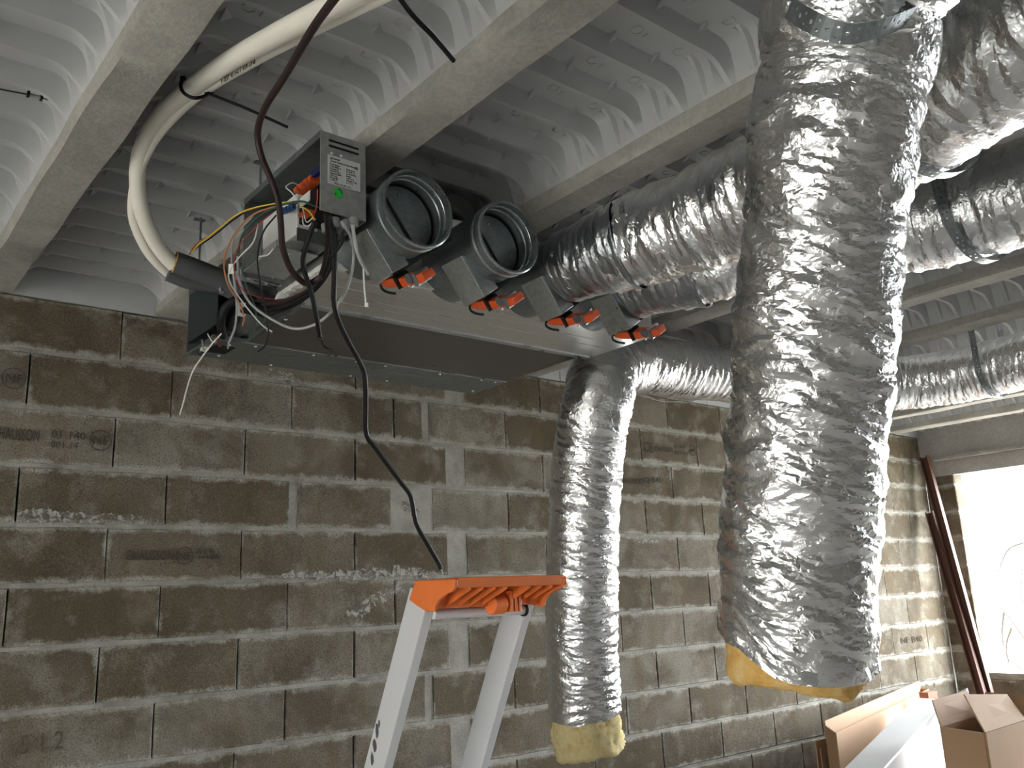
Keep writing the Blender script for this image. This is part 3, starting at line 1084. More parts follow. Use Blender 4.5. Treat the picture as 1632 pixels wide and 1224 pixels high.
def build_damper():
    root = empty('zone_damper')
    c = MB().lathe([(.0935, 0), (.0985, 0), (.1025, .003), (.1025, .010), (.098, .013), (.098, .030), (.101, .033), (.1015, .038), (.101, .043), (.0965, .047), (.0965, .283),
                    (.094, .283), (.094, .056), (.0915, .053), (.0915, .046), (.094, .043)], (0, 0, 0), YV, 64, True)
    c.obj('collar', M['galv'], root, 35)
    MB().lathe([(.0945, .02), (.093, .022), (.093, .03), (.0945, .032)], (0, 0, 0), YV, 64).obj('inner_bead', M['galv_light'], root, 35)
    blade = MB().lathe([(.0005, .078), (.088, .078), (.0885, .080), (.088, .083), (.0005, .083)], (0, 0, 0), YV, 48).obj('blade', M['galv'], root, 35)
    MB().tube([rty(-.09, -.012, .076), rty(.09, -.012, .076)], .0034, 8, True, 0).obj('blade_shaft', M['casing_dark'], blade, 40)
    MB().lathe([(.0885, .076), (.0935, .076), (.0935, .086), (.0885, .086)], (0, 0, 0), YV, 48, True).obj('blade_seal', M['black'], blade, 35)
    for R_, T_ in ((-.055, .03), (.05, .045)):
        MB().lathe([(.0004, 0), (.0028, .0), (.003, .002)], rty(R_, T_, .0755), YV, 8).obj('rivet', M['galv_light'], blade)
    # stand-off bracket
    br = MB()
    br.prism([rty(-.022, -.107, .085), rty(.104, -.107, .085), rty(.104, -.048, .085), rty(-.022 + .03, -.048, .085)], YV * .092)
    br.obj('bracket', M['galv_sheet'], root, bevel=.0015)
    br2 = MB().prism([rty(.09, -.06, .10), rty(.112, -.06, .10), rty(.104, .06, .10), rty(.09, .06, .10)], YV * .05)
    br2.prism([rty(.098, .03, .03), rty(.106, .03, .03), rty(.106, .07, .03), rty(.098, .07, .03)], YV * .10)
    br2.obj('bracket_foot', M['casing_dark'], root)
    # actuator
    ax_ = np.array([0, -.985, 0]) + RV * .17
    ax_ /= np.linalg.norm(ax_)
    sd = TV
    up = np.cross(sd, ax_)
    o0 = rty(.122, -.075, .178)
    P2 = lambda a, h, w: o0 + ax_ * a + up * h + sd * w
    prof = [(0, -.012), (.02, -.018), (.055, -.017), (.075, -.012), (.13, -.010), (.165, -.012), (.168, .008), (.15, .012), (.10, .010), (.085, .012), (.02, .004), (0, -.004)]
    bd = MB().prism([P2(a, h, -.012) for a, h in prof], sd * .04)
    act = bd.obj('actuator', M['orange'], root, bevel=.002)
    MB().prism([P2(.128, -.016, -.016), P2(.142, -.016, -.016), P2(.142, .016, -.016), P2(.128, .016, -.016)], sd * .05).obj('shaft_clamp', M['galv'], act, bevel=.001)
    MB().lathe([(.0005, 0), (.013, 0), (.013, .006), (.0005, .006)], P2(.118, -.008, -.018), sd, 16).obj('clutch_wheel', M['sleeve'], act)
    MB().prism([P2(.06, -.022, -.018), P2(.072, -.018, -.018), P2(.075, .012, -.018), P2(.066, .014, -.018)], sd * .046).obj('locking_tab', M['black'], act)
    MB().tube([P2(.004, -.006, .0), P2(-.016, -.006, .0), P2(-.022, .008, .002), P2(-.012, .02, .006), P2(.01, .03, .012)], .0035, 8).obj('actuator_cable', M['black'], act, 60)
    for q in ((.112, .0), (.14, .002)):
        MB().lathe([(.0004, 0), (.0032, 0), (.0034, .003)], P2(q[0], .014, -.012), -sd, 8).obj('screw', M['galv_light'], act)
    return root


dam = build_damper()
DLAB = ['open round damper with orange actuator, nearest the grey control box', 'open round damper with orange actuator, second from the control box',
        'round damper with orange actuator holding the upper foil duct', 'round damper with orange actuator at the far end of the plenum']


def copy_tree(o, parent=None):
    c = o.copy()
    COL.objects.link(c)
    c.parent = parent
    c.matrix_parent_inverse = o.matrix_parent_inverse.copy()
    for ch in list(o.children):
        copy_tree(ch, c)
    return c


copies = [dam] + [copy_tree(dam) for _ in DC[1:]]
for i, (d, c) in enumerate(zip(copies, DC)):
    d.location = c
    tag(d, DLAB[i], 'damper', 'zone dampers on the plenum')

# ================================================================== CONTROL BOX
CX0, CX1, CY0, CY1, CZ0, CZ1 = .890, 1.012, 1.75, 2.20, 2.405, 2.611
cb = empty('control_box', (.95, 1.97, CZ0))
tag(cb, 'open grey metal control box with rating label and green sticker, full of wires', 'control box')
fp = MB().box((CX0, CY0, CZ0), (CX1, CY0 + .003, CZ1))
fpl = fp.obj('front_plate', M['control'], cb, bevel=.001)
MB().box((CX0, CY0 + .003, CZ1 - .003), (CX1, CY1, CZ1)).box((CX0, CY0 + .003, CZ1 - .018), (CX0 + .002, CY1, CZ1 - .003)).obj('top_plate', M['casing'], cb)
MB().box((CX1 - .004, CY0 + .003, CZ0), (CX1, CY1, CZ1 - .003)).obj('back_plate', M['casing'], cb)
MB().box((CX0, CY1 - .003, CZ0 - .02), (CX1 - .004, CY1, CZ1 - .003)).obj('end_plate', M['casing'], cb)
MB().box((CX0 + .002, 1.99, CZ0 - .008), (CX1 - .004, 2.265, CZ0 - .004)).box((CX0 + .002, 1.99, CZ0 - .004), (CX0 + .004, 2.265, CZ0 + .012)).obj('bottom_plate', M['control'], cb, bevel=.001)
bpl = [o_ for o_ in cb.children if o_.name.startswith('bottom_plate')][0]
MB().box((CX0 + .03, 1.93, CZ0 - .004), (CX1 - .004, 1.935, CZ0 + .03)).obj('partition', M['casing'], cb)
MB().box((CX0 - .001, 2.075, CZ0 - .004), (CX0 + .001, 2.19, CZ0 + .05)).obj('side_flap', M['casing'], cb)
for i, (zz) in enumerate((CZ1 - .020, CZ1 - .034)):
    MB().box((CX0 + .022, CY0 - .0008, zz - .0025), (CX1 - .02, CY0 + .0005, zz + .0025)).obj('vent_slot', M['black'], fpl)
for x in (CX0 + .03, CX0 + .055):
    MB().lathe([(.0003, -.003), (.003, -.002), (.004, 0)], (x, CY0, CZ1 - .052), (0, 1, 0), 10).obj('screw', M['galv_light'], fpl, 50)
lab = MB().box((CX0 + .019, CY0 - .0012, CZ0 + .073), (CX1 - .016, CY0, CZ0 + .148)).obj('rating_label', M['label'], cb, bevel=.0004)
TX, TZ = (1, 0, 0), (0, 0, 1)


def ltext(s, x, z, sz):
    text(s, sz, (CX0 + x, CY0 - .0012, CZ0 + z), TX, TZ, M['ink'], lab, 'label_lettering', lift=.0003)


ltext('airzone', .025, .138, .0085)
ltext('Zone Control Unit 8xx RF', .025, .1305, .0068)
ltext('CE', .089, .128, .0085)
for i, s in enumerate(('IP 20 RoHs', '[ 230/50Hz ]', 'Frequency', '[ 50-60 Hz ]', 'Fuse 5A 250V', '[ 0.5 A ]', 'Model Nr', '[ 1312 ]')):
    ltext(s, .024, .1225 - .0058 * i, .0056)
for i, s in enumerate(('Reference', '[ 1108 A ]', '[ ref 0542 ]', 'Serial', '[ 00 15 ]', 'Weight 2 kg', '[ 12 A ]')):
    ltext(s, .068, .1205 - .0058 * i, .0056)
ltext('Made in the EU  www', .036, .0755, .005)
MB().lathe([(.0004, -.0012), (.0125, -.0012), (.0125, 0)], (CX0 + .047, CY0, CZ0 + .055), (0, 1, 0), 28).obj('green_sticker', M['green'], cb)
stk = bpy.data.objects[[o_.name for o_ in cb.children if o_.name.startswith('green_sticker')][0]]
for a in (20, 70, 215):
    t = math.radians(a)
    c = np.array([CX0 + .047 + .009 * math.cos(t), CY0 - .0014, CZ0 + .055 + .009 * math.sin(t)])
    MB().obox(c, [(-math.sin(t), 0, math.cos(t)), (math.cos(t), 0, math.sin(t)), (0, 1, 0)], (.003, .0012, .0003)).obj('sticker_mark', M['ink'], stk)


def pxbox(x0, x1, pa, pb):
    a, b_ = onX(*pa, x0), onX(*pb, x0)
    y0, y1 = sorted((a[1], b_[1]))
    z0, z1 = sorted((a[2], b_[2]))
    return (x0, y0, z0), (x1, y1, z1)


md = MB().box(*pxbox(.945, 1.005, (414, 356), (473, 372)))
md.obj('white_module', M['white'], cb, bevel=.003)
MB().box(*pxbox(.955, 1.005, (424, 380), (474, 368))).obj('terminal_strip', M['control'], cb, bevel=.002)
MB().box(*pxbox(.935, 1.0, (477, 318), (505, 318 + 18))).obj('relay', M['black'], cb, bevel=.002)
MB().box(*pxbox(.934, .936, (478, 316), (494, 316 + 3))).obj('relay_label', M['label'], cb)
for (pa, pb) in (((468, 300), (494, 286)), ((476, 342), (489, 336))):
    a, b_ = pxbox(.915, .945, pa, pb)
    cn = MB().box(a, b_)
    dy, dz = b_[1] - a[1], b_[2] - a[2]
    for q in range(3):
        cn.box((a[0] - .006, a[1] + dy * (.1 + .3 * q), a[2] - .3 * dz), (a[0] + .006, a[1] + dy * (.28 + .3 * q), a[2] + dz * .5))
    cn.obj('orange_terminal', M['orange'], cb, bevel=.0015)
for q in range(4):
    MB().box(*pxbox(.925, .935, (447 + q * 5, 341 - q * 2), (451 + q * 5, 330 - q * 2))).obj('blue_terminal', M['w_blue'], cb)
MB().box(*pxbox(.92, .93, (488, 281), (511, 271))).obj('blue_lead', M['w_navy'], cb)
# rubber cable glands under the front
for (px_, py_) in ((534, 352), (552, 356), (564, 352), (520, 362), (538, 366)):
    c = onZ(px_, py_, CZ0 - .004)
    MB().lathe([(.006, -.014), (.010, -.012), (.0125, 0), (.0125, .006), (.006, .006)], c, (0, 0, 1), 16, True).obj('cable_gland', M['w_grey'], cb, 40)
for (px_, py_) in ((460, 404), (513, 417), (460, 428), (396, 444), (434, 443), (447, 455), (424, 452)):
    c = onZ(px_, py_, CZ0 - .008)
    MB().lathe([(.0004, -.003), (.003, -.0025), (.0045, 0)], c, (0, 0, 1), 10).obj('rivet', M['galv_light'], bpl, 50)
for a, b_ in (((405, 447), (441, 458)), ((407, 443), (446, 454))):
    MB().tube([onZ(*a, CZ0 - .0085), onZ(*b_, CZ0 - .0085)], .0016, 6, True, 0).obj('slot', M['black'], bpl)

q4 = lambda x, y: (240 + x * .3268, 200 + y * .3268)


def wire(pts, t0, t1, r, mat, parent=None, name='wire', seg=7):
    n = len(pts)
    P = []
    for i, p in enumerate(pts):
        x, y = q4(*p[:2])
        t = p[2] if len(p) > 2 else t0 + (t1 - t0) * i / (n - 1)
        P.append(dep(x, y, t))
    return MB().tube(P, r, seg).obj(name, M[mat], parent, 70)


def lw_(o, s):
    o['label'] = s
    return o


lw_(wire([(735, 372), (600, 382), (440, 425), (300, 530), (235, 580), (200, 620)], 2.18, 2.42, .0022, 'w_yellow', cb), 'yellow wire')
lw_(wire([(720, 376), (590, 384), (420, 438), (290, 535), (225, 575), (190, 628)], 2.19, 2.43, .0022, 'w_brown', cb), 'brown wire')
lw_(wire([(715, 380), (600, 392), (450, 430), (310, 536), (240, 585), (210, 610)], 2.20, 2.44, .0018, 'black', cb), 'black wire')
lw_(wire([(640, 385), (500, 435), (410, 530), (360, 650), (375, 770), (430, 860), (455, 930), (448, 975)], 2.2, 2.42, .0023, 'w_copper', cb), 'orange brown wire')
lw_(wire([(640, 390), (520, 450), (450, 540), (432, 650), (470, 790), (510, 890), (512, 990), (470, 1050)], 2.2, 2.45, .0014, 'w_darkgreen', cb), 'dark green wire')
lw_(wire([(820, 400), (730, 370), (620, 395), (520, 450), (450, 530), (425, 620)], 2.1, 2.3, .0026, 'w_darkgreen', cb), 'dark green wire')
lw_(wire([(525, 480), (500, 570), (430, 645), (385, 710), (385, 760), (430, 835), (500, 925), (545, 975), (592, 1006)], 2.25, 2.42, .002, 'white', cb), 'white wire')
lw_(wire([(612, 438), (550, 520), (522, 640), (535, 770), (560, 900), (575, 1000), (560, 1070), (524, 1103)], 2.2, 2.42, .0022, 'black', cb), 'thin black wire')
lw_(wire([(600, 420), (520, 490), (430, 590), (405, 690), (440, 790), (520, 835), (610, 850), (718, 876)], 2.22, 2.38, .0013, 'w_red', cb), 'thin red wire')
lw_(wire([(500, 440), (410, 540), (395, 640), (408, 760), (420, 870), (412, 980), (385, 1050), (376, 1086)], 2.3, 2.5, .003, 'w_grey', cb), 'grey wire')
lw_(wire([(800, 440), (760, 470), (740, 400), (690, 330), (660, 300), (690, 280), (720, 290)], 2.12, 2.2, .0015, 'white', cb), 'looped white wire')
lw_(wire([(805, 455), (770, 490), (745, 480), (742, 440)], 2.1, 2.14, .0018, 'white', cb), 'white wire')
lw_(wire([(730, 395), (770, 415), (800, 460)], 2.1, 2.08, .0022, 'w_yellow', cb), 'yellow wire')
lw_(wire([(815, 310), (812, 380), (800, 430), (790, 470)], 2.08, 2.1, .0016, 'w_red', cb), 'red wire')
lw_(wire([(600, 600), (570, 632), (530, 640), (525, 660)], 2.25, 2.3, .0018, 'white', cb), 'white wire')
MB().obox(dep(*q4(394, 700), 2.36), [AR, AU, AF], (.007, .013, .003)).obj('wire_flag', M['white'], cb)

# thick cables that hang out of the control box
def cable(label, pts, t0, t1, r, mat, name='cable', seg=9, group=None):
    o = wire(pts, t0, t1, r, mat, None, name, seg)
    tag(o, label, 'cable', group)
    return o


GC = 'black cables hanging from the control box'
cbl = empty('black_cable', dep(*q4(830, 1040), 2.2))
tag(cbl, 'short black cable below the control box ending in a small plug', 'cable', GC)
wire([(800, 470), (755, 600), (745, 690), (785, 820), (812, 950), (826, 1035)], 2.06, 2.2, .0062, 'black', cbl, 'sheath')
wire([(826, 1035), (845, 1075), (872, 1093)], 2.2, 2.2, .0022, 'black', cbl, 'lead')
MB().obox(dep(*q4(878, 1096), 2.2), [AR, AU, AF], (.006, .004, .004)).obj('plug', M['black'], cbl, bevel=.001)
MB().obox(dep(*q4(828, 1040), 2.2), [AR, AU, AF], (.006, .004, .006)).obj('cable_stop', M['black'], cbl, bevel=.001)
hang = empty('black_cable', dep(703, 905, 2.5))
tag(hang, 'long kinked black cable hanging from the control box toward the ladder top', 'cable', GC)
ph = [(524, 342, 2.04), (532, 385, 2.08), (533, 440, 2.12), (533, 488, 2.16), (548, 530, 2.2), (575, 580, 2.26), (582, 605, 2.28), (583, 650, 2.32), (584, 692, 2.35), (600, 716, 2.37), (640, 770, 2.42), (655, 792, 2.44), (663, 833, 2.46), (682, 868, 2.48), (701, 901, 2.5)]
hp_ = [dep(*p) for p in ph]
MB().tube(hp_, .0068, 10, True, 3).obj('sheath', M['conduit'], hang, 70)
MB().tube([dep(701, 901, 2.5), dep(704, 910, 2.5), dep(707, 921, 2.505)], [.0022, .0012], 6).obj('bare_lead', M['w_grey'], hang)
MB().tube([dep(701, 902, 2.5), dep(702.5, 907, 2.5)], .0058, 8, True, 2).obj('lead_collar', M['black'], hang, 60)
cable('maroon black cable dropping from the ceiling past the control box into the loop', [(920, -650, 1.42), (790, -470, 1.55), (660, -250, 1.75), (560, -90, 1.9), (522, 30, 1.98), (540, 150, 2.0), (590, 270, 2.02), (622, 370, 2.03), (635, 480, 2.05), (645, 600, 2.08), (690, 710, 2.12), (760, 770, 2.15), (830, 740, 2.14)], 2, 2, .0075, 'maroon', 'ceiling_cable')
for i, (dx, t_, lab_) in enumerate(((0, 2.1, 'outer black cable of the loop below the control box'), (-22, 2.13, 'middle black cable of the loop below the control box'), (16, 2.16, 'inner black cable of the loop below the control box'))):
    cable(lab_, [(860 + dx * .3, 430), (884 + dx, 540), (872 + dx, 660), (825 + dx * .6, 765), (745, 835 + dx * .8), (650, 880 + dx), (545, 905 + dx * 1.6)], t_ - .04, t_ + .28, .0055, 'black' if i != 1 else 'maroon', 'looped_cable', 9, GC)
cable('black cable curling back up to the glands of the control box', [(935, 520), (930, 570), (905, 610), (880, 640)], 2.06, 2.09, .0045, 'black', 'looped_cable', 9, GC)
GT = 'pale cables below the control box'
cable('pale grey cable looping wide under the control box', [(930, 470), (975, 540), (990, 620), (980, 720), (940, 830), (870, 920), (790, 975), (700, 990), (600, 950), (490, 870), (435, 760), (425, 640)], 2.05, 2.42, .0038, 'w_clear', 'pale_cable', 8, GT)
cable('translucent cable dropping to the left edge of the first damper', [(985, 480), (995, 560), (1015, 640), (1060, 730)], 2.05, 2.12, .0042, 'w_clear', 'pale_cable', 8, GT)
ct = empty('cable_tie', dep(*q4(1050, 880), 2.1))
tag(ct, 'short white cable tie dangling over the foil plenum', 'cable tie')
wire([(1038, 700), (1042, 790), (1051, 878)], 2.11, 2.1, .0022, 'white', ct, 'tail')
MB().obox(dep(*q4(1053, 876), 2.1), [AR, AU, AF], (.004, .005, .003)).obj('head', M['white'], ct, bevel=.001)
cable('thin white wire trailing from the unit end down over the block wall', [(345, 1015), (300, 1065), (250, 1130), (205, 1200), (175, 1290), (160, 1350), (142, 1410)], 2.62, 2.7, .0022, 'white', 'loose_wire', 7)

# ================================================================== REFRIGERANT PIPES
pipes = empty('insulated_pipe', dep(276, 422, 2.6))
tag(pipes, 'thick cream insulated pipe curving down from the ceiling into the grey sleeve', 'pipe', 'cream insulated pipes')
MB().tube([dep(*p) for p in [(292, 434, 2.64), (276, 421, 2.60), (250, 390, 2.55), (228, 342, 2.48), (219, 290, 2.42), (226, 237, 2.34), (256, 185, 2.24), (302, 143, 2.12), (362, 100, 1.97), (432, 60, 1.80), (520, 14, 1.60), (640, -50, 1.42), (800, -140, 1.25)]], .0215, 18, True, 8).obj('insulation', M['pipe'], pipes, 70)
pipe2 = empty('insulated_pipe', dep(268, 436, 2.62))
tag(pipe2, 'thin cream insulated pipe with printing, running along the thick one', 'pipe', 'cream insulated pipes')
P2_ = [(286, 446, 2.66), (266, 434, 2.63), (236, 402, 2.57), (214, 355, 2.51), (212, 315, 2.45), (222, 272, 2.39), (246, 222, 2.31), (290, 172, 2.19), (335, 137, 2.09), (415, 90, 1.92), (500, 46, 1.74), (610, -8, 1.5), (800, -105, 1.28)]
MB().tube([dep(*p) for p in P2_], .0135, 14, True, 8).obj('insulation', M['pipe'], pipe2, 70)
xd = dep(432, 84, 1.90) - dep(352, 133, 2.09)
text('9 TEST 45 HOT-VER LINE', .016, dep(352, 134, 2.03), xd, AU, M['blockink'], pipe2, 'printed_lettering', lift=0)
slv = empty('pipe_sleeve', dep(270, 425, 2.62))
tag(slv, 'dark grey foam sleeve taking the cream pipes into the end of the ceiling unit', 'pipe sleeve')
sp_ = [dep(276, 420, 2.61), dep(310, 432, 2.64), dep(350, 448, 2.68), dep(395, 470, 2.72), dep(420, 482, 2.76)]
at_, L_ = path_sampler(sp_)
b_ = MB()
for rr_, fl in ((.037, 0),):
    b_.tube(sp_, [.038, .037, .036, .034], 18, False)
b_.tube(sp_, [.033, .033, .032, .030], 18, False)
b_.obj('foam_tube', M['sleeve'], slv, 60)
T0 = (sp_[1] - sp_[0]) / np.linalg.norm(sp_[1] - sp_[0])
MB().lathe([(.033, 0), (.0385, 0), (.0385, .003), (.033, .003)], sp_[0], T0, 24, True).obj('cut_edge', M['wool'], slv, 40)
MB().tube([dep(268, 437, 2.60), dep(300, 450, 2.63), (dep(345, 459, 2.67))], [.021, .020, .016], 14, True).obj('foam_tube', M['sleeve'], slv, 60)

tie = empty('cable_tie', dep(300, 150, 2.05))
tag(tie, 'long black cable tie looped round the cream pipes, tail pointing right', 'cable tie')
MB().tube([dep(320, 139, 2.2), dep(302, 131, 2.16), dep(291, 128, 2.12), dep(288, 138, 2.08), dep(294, 149, 2.05), (dep(308, 156, 2.04)), dep(324, 154, 2.06), dep(334, 147, 2.10)], .0042, 8).obj('loop', M['black'], tie, 60)
MB().tube([dep(330, 148, 2.10), dep(395, 174, 2.12), dep(459, 203, 2.15)], .0036, 8).obj('tail', M['black'], tie, 60)
MB().obox(dep(333, 147, 2.10), [AR, AU, AF], (.009, .006, .006)).obj('head', M['black'], tie, bevel=.002)
MB().obox(dep(292, 127, 2.13), [AR, AU, AF], (.006, .008, .006)).obj('anchor', M['black'], tie, bevel=.002)
o = MB().tube([dep(600, -60, 1.52), dep(650, 15, 1.62), dep(690, 58, 1.68), dep(723, 97, 1.74)], .0048, 8).obj('cable_end', M['black'], None, 60)
tag(o, 'short black cable end dangling at the top edge beside the second joist', 'cable')
lwire = empty('ceiling_wire', onZ(75, 156, 2.762))
tag(lwire, 'thin black wire with a clip running along the ceiling panel at the left edge', 'wire')
MB().tube([onZ(-30, 134, 2.755), onZ(0, 142, 2.757), onZ(42, 150, 2.757)], .0018, 6).obj('lead', M['black'], lwire)
MB().tube([onZ(68, 156, 2.757), onZ(86, 164, 2.757), onZ(100, 180, 2.752), onZ(112, 192, 2.735), onZ(124, 198, 2.70)], .0014, 6).obj('lead', M['black'], lwire)
MB().tube([onZ(44, 150, 2.757), onZ(67, 156, 2.757)], .0045, 8, True, 2).obj('splice', M['control'], lwire, 60)
for p in ((45, 150), (66, 156)):
    MB().obox(onZ(*p, 2.757), [(1, 0, 0), (0, 1, 0), (0, 0, 1)], (.003, .007, .006)).obj('clip', M['black'], lwire)
o = MB().tube([onY(1000, 612, 3.40), onY(1040, 636, 3.40), onY(1080, 640, 3.40), onY(1110, 630, 3.40)], .0022, 6).obj('loose_wire', M['w_clear'], None, 60)
tag(o, 'thin pale wire drooping from the ceiling edge behind the kinked duct', 'wire')

# ================================================================== LADDER
LY = 1.65
xl, xr = onY(677, 974, LY)[0], onY(838, 968, LY)[0]
zt_ = onY(677, 974, LY)[2]
dwn = np.array([0, .5257, -1.])
dwn /= np.linalg.norm(dwn)
per = np.array([0, 1., .5257])
per /= np.linalg.norm(per)
lad = empty('step_ladder', (xl, LY + .5257 * zt_, 0))
tag(lad, 'aluminium step ladder with an orange plastic tool tray top', 'ladder')
SW, SD = .024, .074
for x0 in (xl, xr):
    top = np.array([x0, LY, zt_])
    Ls = (zt_ - .02) / -dwn[2]
    c = top + dwn * (Ls / 2 - .02) + per * SD / 2 + np.array([SW / 2, 0, 0])
    MB().obox(c, [(1, 0, 0), per, dwn], (SW / 2, SD / 2, Ls / 2)).obj('stile', M['alu'], lad, bevel=.002)
    fc = np.array([x0 + SW / 2, LY + .5257 * zt_ + .03, .012])
    MB().box(fc - np.array([.02, .05, .012]), fc + np.array([.02, .05, .02])).obj('rubber_foot', M['black'], lad, bevel=.004)
# scuffs on the near stile
rg = np.random.default_rng(8)
for (px_, py_, s) in ((601, 1165, .018), (597, 1188, .018), (593, 1210, .014), (604, 1152, .009)):
    p = onX(px_, py_, xl - .0006)
    ring_ = [p + np.array([0, s * .45 * math.cos(a) * (1 + .4 * rg.uniform(-1, 1)), s * math.sin(a) * (1 + .4 * rg.uniform(-1, 1))]) for a in np.linspace(0, 2 * math.pi, 10)[:-1]]
    MB().prism(ring_, (.0004, 0, 0)).obj('scuff_mark', M['sleeve'], lad)
# crossbar
ba, bb = onX(690, 979, xl + SW), onX(829, 972, xr)
bb = np.array([xr, ba[1], ba[2]])
MB().tube([ba, bb], .0115, 16, True, 0).obj('crossbar', M['alu'], lad, 50)
MB().lathe([(.011, 0), (.0155, 0), (.0155, .006), (.011, .006)], bb - np.array([.006, 0, 0]), (1, 0, 0), 18, True).obj('bar_socket', M['black'], lad, 50)
# orange tray
sideL = [onX(*p, xl - .004) for p in ((663, 925), (657, 938), (651, 956), (664, 966), (678, 975), (691, 975), (692, 966), (698, 956), (708, 948), (719, 943), (725, 935), (724, 922))]
MB().prism(sideL, (.010, 0, 0)).obj('tray_side', M['orange_cap'], lad, bevel=.003)
yf = max(p[1] for p in sideL)
yn = min(p[1] for p in sideL)
ztop = max(p[2] for p in sideL)
sideR = [(xr + SW - .006, p[1], p[2]) for p in sideL]
MB().prism(sideR, (.010, 0, 0)).obj('tray_side', M['orange_cap'], lad, bevel=.003)
xa, xb = xl + .006, xr + SW - .006
MB().box((xa, yn + .002, ztop - .006), (xb, yf - .004, ztop)).obj('tray_top', M['orange_cap'], lad, bevel=.002)
trt = [o_ for o_ in lad.children if o_.name.startswith('tray_top')][0]
MB().box((xa, yn + .002, ztop - .022), (xb, yn + .007, ztop - .003)).obj('tray_apron', M['orange_cap'], trt, bevel=.0015)
ym = yn + (yf - yn) * .42
MB().prism([(xa, ym, ztop - .006), (xa, ym + .006, ztop - .006), (xa, ym + .03, ztop - .062), (xa, ym + .024, ztop - .062)], (xb - xa, 0, 0)).obj('tray_back', M['orange_cap'], trt)
nr = 9
for i in range(1, nr):
    x = xa + (xb - xa) * i / nr
    if i == 5: continue
    MB().prism([(x, yn + .006, ztop - .006), (x, yn + .006, ztop - .026), (x, ym + .024, ztop - .06), (x, ym + .006, ztop - .006)], (.003, 0, 0)).obj('tray_rib', M['orange_cap'], trt)
xm = xa + (xb - xa) * .60
MB().lathe([(.0005, 0), (.022, 0), (.022, .035), (.0005, .035)], (xm - .03, ym + .012, ztop - .058), (1, 0, 0), 22).obj('hook', M['orange_cap'], trt, 50, .002)
for i in range(3):
    MB().box((xm + .012 + i * .012, ym - .01, ztop - .076), (xm + .018 + i * .012, ym + .022, ztop - .03)).obj('hook_rib', M['orange_cap'], trt, bevel=.001)
# platform, treads and rear legs (below the frame)
for z in (.90, .66, .43, .20):
    y = LY + .5257 * (zt_ - z)
    MB().box((xl + SW, y - (.18 if z > .8 else .02), z - .012), (xr, y + .075, z + .012)).obj('platform' if z > .8 else 'tread', M['alu'], lad, bevel=.002)
for x0 in (xl - .026, xr + .026):
    y = LY + .5257 * (zt_ - .88)
    a, b2_ = np.array([x0 + SW / 2, y - .06, .88]), np.array([x0 + SW / 2, y - .60, .015])
    d_ = (b2_ - a) / np.linalg.norm(b2_ - a)
    n_ = np.cross(d_, (1, 0, 0))
    MB().obox((a + b2_) / 2, [(1, 0, 0), n_, d_], (.011, .02, np.linalg.norm(b2_ - a) / 2)).obj('rear_leg', M['alu'], lad, bevel=.002)

# ================================================================== CORNER: POSTS, CARTONS
def post(label, top, low, w, d):
    top, low = np.array(top), np.array(low)
    f_ = top[2] / (top[2] - low[2])
    base = top + (low - top) * (f_ * .995)
    ax = (base - top) / np.linalg.norm(base - top)
    s1 = np.cross(ax, (1, 0, 0)); s1 /= np.linalg.norm(s1)
    s2 = np.cross(ax, s1)
    b = MB()
    c = (top + base) / 2
    h = np.linalg.norm(base - top) / 2
    b.obox(c, [s1, s2, ax], (w / 2, .004, h))
    b.obox(c + s1 * (w / 2 - .004) * np.sign(s1[1]) * -1 + s2 * d / 2, [s1, s2, ax], (.004, d / 2, h))
    b.obox(c + s1 * (w / 2 - .004) * np.sign(s1[1]) + s2 * d / 2, [s1, s2, ax], (.004, d / 2, h))
    o = b.obj('steel_post', M['steelpost'])
    return tag(o, label, 'post', 'brown posts leaning in the corner')


post('taller brown steel post leaning in the window corner', onX(1475, 729, 6.985), onX(1577, 1105, 6.70), .062, .04)
post('shorter brown steel post leaning left of the taller one', onX(1484, 817, 6.93), onX(1566, 1105, 6.64), .058, .04)


def slab_quad(a, b_, c, d, th_, name, mat, parent=None):
    a, b_, c, d = [np.array(q, float) for q in (a, b_, c, d)]
    n = np.cross(b_ - a, d - a)
    n /= np.linalg.norm(n)
    return MB().prism([a, b_, c, d], n * th_).obj(name, M[mat], parent)


# long brown carton on edge against the wall
cA, cB = onZ(1331, 1168, .78), onZ(1479, 1098, .78)
cart = empty('flat_carton', (cA[0], cA[1], 0))
tag(cart, 'long open brown carton standing on edge against the block wall', 'carton', 'cartons in the window corner')
cA[2] = cB[2] = .78
zb = .0
off = np.array([.02, .07, 0])
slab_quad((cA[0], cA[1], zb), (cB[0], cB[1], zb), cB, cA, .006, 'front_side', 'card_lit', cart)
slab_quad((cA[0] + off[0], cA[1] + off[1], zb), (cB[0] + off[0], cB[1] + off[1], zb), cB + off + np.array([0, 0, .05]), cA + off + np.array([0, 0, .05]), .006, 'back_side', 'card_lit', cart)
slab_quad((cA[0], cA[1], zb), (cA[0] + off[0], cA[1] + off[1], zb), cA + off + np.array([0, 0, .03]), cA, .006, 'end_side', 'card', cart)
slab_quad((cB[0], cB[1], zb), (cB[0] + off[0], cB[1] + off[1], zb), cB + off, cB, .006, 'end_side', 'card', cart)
fl = onZ(1306, 1192, .70)
sc = empty('flat_carton', (fl[0], fl[1], 0))
tag(sc, 'small flattened cardboard sheet at the left end of the long brown carton', 'carton', 'cartons in the window corner')
f2 = onZ(1335, 1184, .70)
slab_quad((fl[0], fl[1], 0), (f2[0], f2[1], 0), f2, fl, .008, 'sheet', 'card', sc)
slab_quad((fl[0] + .01, fl[1] + .03, 0), (f2[0] + .01, f2[1] + .03, 0), f2 + np.array([.01, .03, .03]), fl + np.array([.01, .03, .03]), .006, 'sheet', 'card_lit', sc)
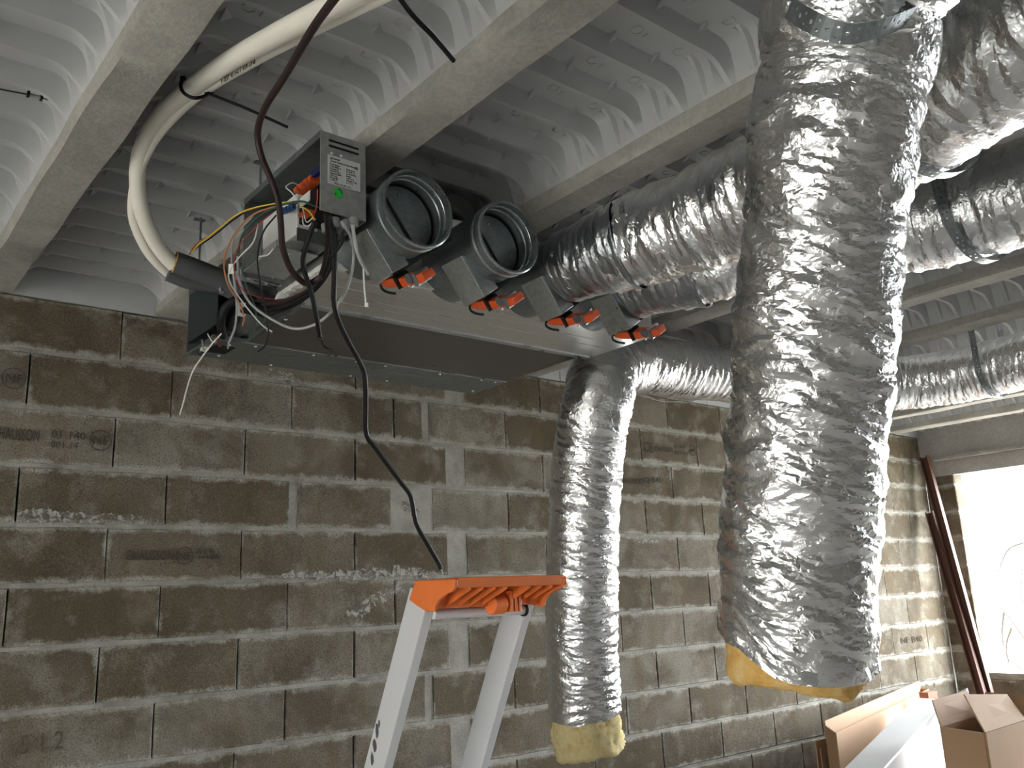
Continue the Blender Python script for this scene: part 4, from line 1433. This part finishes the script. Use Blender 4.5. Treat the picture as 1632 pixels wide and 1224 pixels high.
# brick coloured piece of wood
o = MB().box(onZ(1480, 1112, .80) - np.array([0, 0, .8]), onZ(1480, 1112, .80) + np.array([.12, .06, .03])).obj('wood_offcut', plain('red_brown_wood', (.28, .10, .05), .7))
tag(o, 'red brown timber end standing behind the white board', 'timber')
# white board
wz = .84
w1, w2, w3, w4 = [onZ(*p, wz) for p in ((1345, 1224), (1458, 1112), (1507, 1115), (1410, 1224))]
w1 = w1 + (w1 - w2) * .35
w4 = w4 + (w4 - w3) * .35
wb = empty('white_box', (w4[0], w4[1], 0))
tag(wb, 'long white boxed panel standing in front of the brown carton', 'panel')
MB().prism([w1, w2, w3, w4], (0, 0, -wz)).obj('body', M['whiteboard'], wb, bevel=.004)
f0, f1, f2_, f3 = onZ(1507, 1115, wz + .005), dep(1541, 1096, 4.75), dep(1553, 1142, 4.6), onZ(1505, 1160, wz + .005)
slab_quad(w3 + np.array([0, 0, .002]), f1, f2_, onZ(1500, 1158, wz + .002), .004, 'loose_flap', 'whiteboard', wb)

# open cardboard box
bt = .93
b1, b2q, b3, b4 = [np.array(onZ(*p, bt)) for p in ((1500, 1158), (1569, 1168), (1632, 1152), (1556, 1140))]
b3 = b2q + np.array([.42, .02, 0])
b4 = b1 + np.array([.42, .02, 0])
cbx = empty('cardboard_box', (b1[0] + .2, b1[1] - .1, 0))
tag(cbx, 'open cardboard box with raised flaps in the bottom right corner', 'carton', 'cartons in the window corner')
for nm, p, q in (('box_side', b1, b2q), ('box_side', b2q, b3), ('box_side', b3, b4), ('box_side', b4, b1)):
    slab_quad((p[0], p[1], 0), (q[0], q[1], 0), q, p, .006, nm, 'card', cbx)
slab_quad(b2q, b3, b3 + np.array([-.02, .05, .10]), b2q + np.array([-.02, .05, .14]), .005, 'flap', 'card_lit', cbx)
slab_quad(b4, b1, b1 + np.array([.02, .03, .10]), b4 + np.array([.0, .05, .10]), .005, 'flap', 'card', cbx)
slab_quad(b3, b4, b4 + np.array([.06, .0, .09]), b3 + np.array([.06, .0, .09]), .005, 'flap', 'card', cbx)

# ================================================================== OUTSIDE
tree = empty('bare_tree', (11.5, 4.0, -.25))
tag(tree, 'leafless tree with thin branches outside the window', 'tree')
tr0 = np.array([11.5, 3.6, -.25])
trk = [tr0, tr0 + np.array([.05, .0, 1.0]), tr0 + np.array([0, .05, 1.9]), tr0 + np.array([.1, .1, 3.2])]
MB().tube(trk, [.07, .05, .03, .012], 8).obj('trunk', M['bark'], tree, 60)
for pl in ([(1650, 1040), (1622, 1003), (1600, 972), (1587, 950)], [(1650, 860), (1612, 872), (1598, 893), (1586, 928)], [(1650, 1090), (1620, 1060), (1606, 1050), (1600, 1030)], [(1660, 980), (1630, 960), (1628, 920), (1634, 890)], [(1612, 1000), (1604, 1030), (1610, 1070)], [(1600, 975), (1597, 1010), (1602, 1040)]):
    P = [onX(*p, 11.5 + .1 * i) for i, p in enumerate(pl)]
    MB().tube(P, [.016, .006], 6).obj('branch', M['bark'], tree, 60)
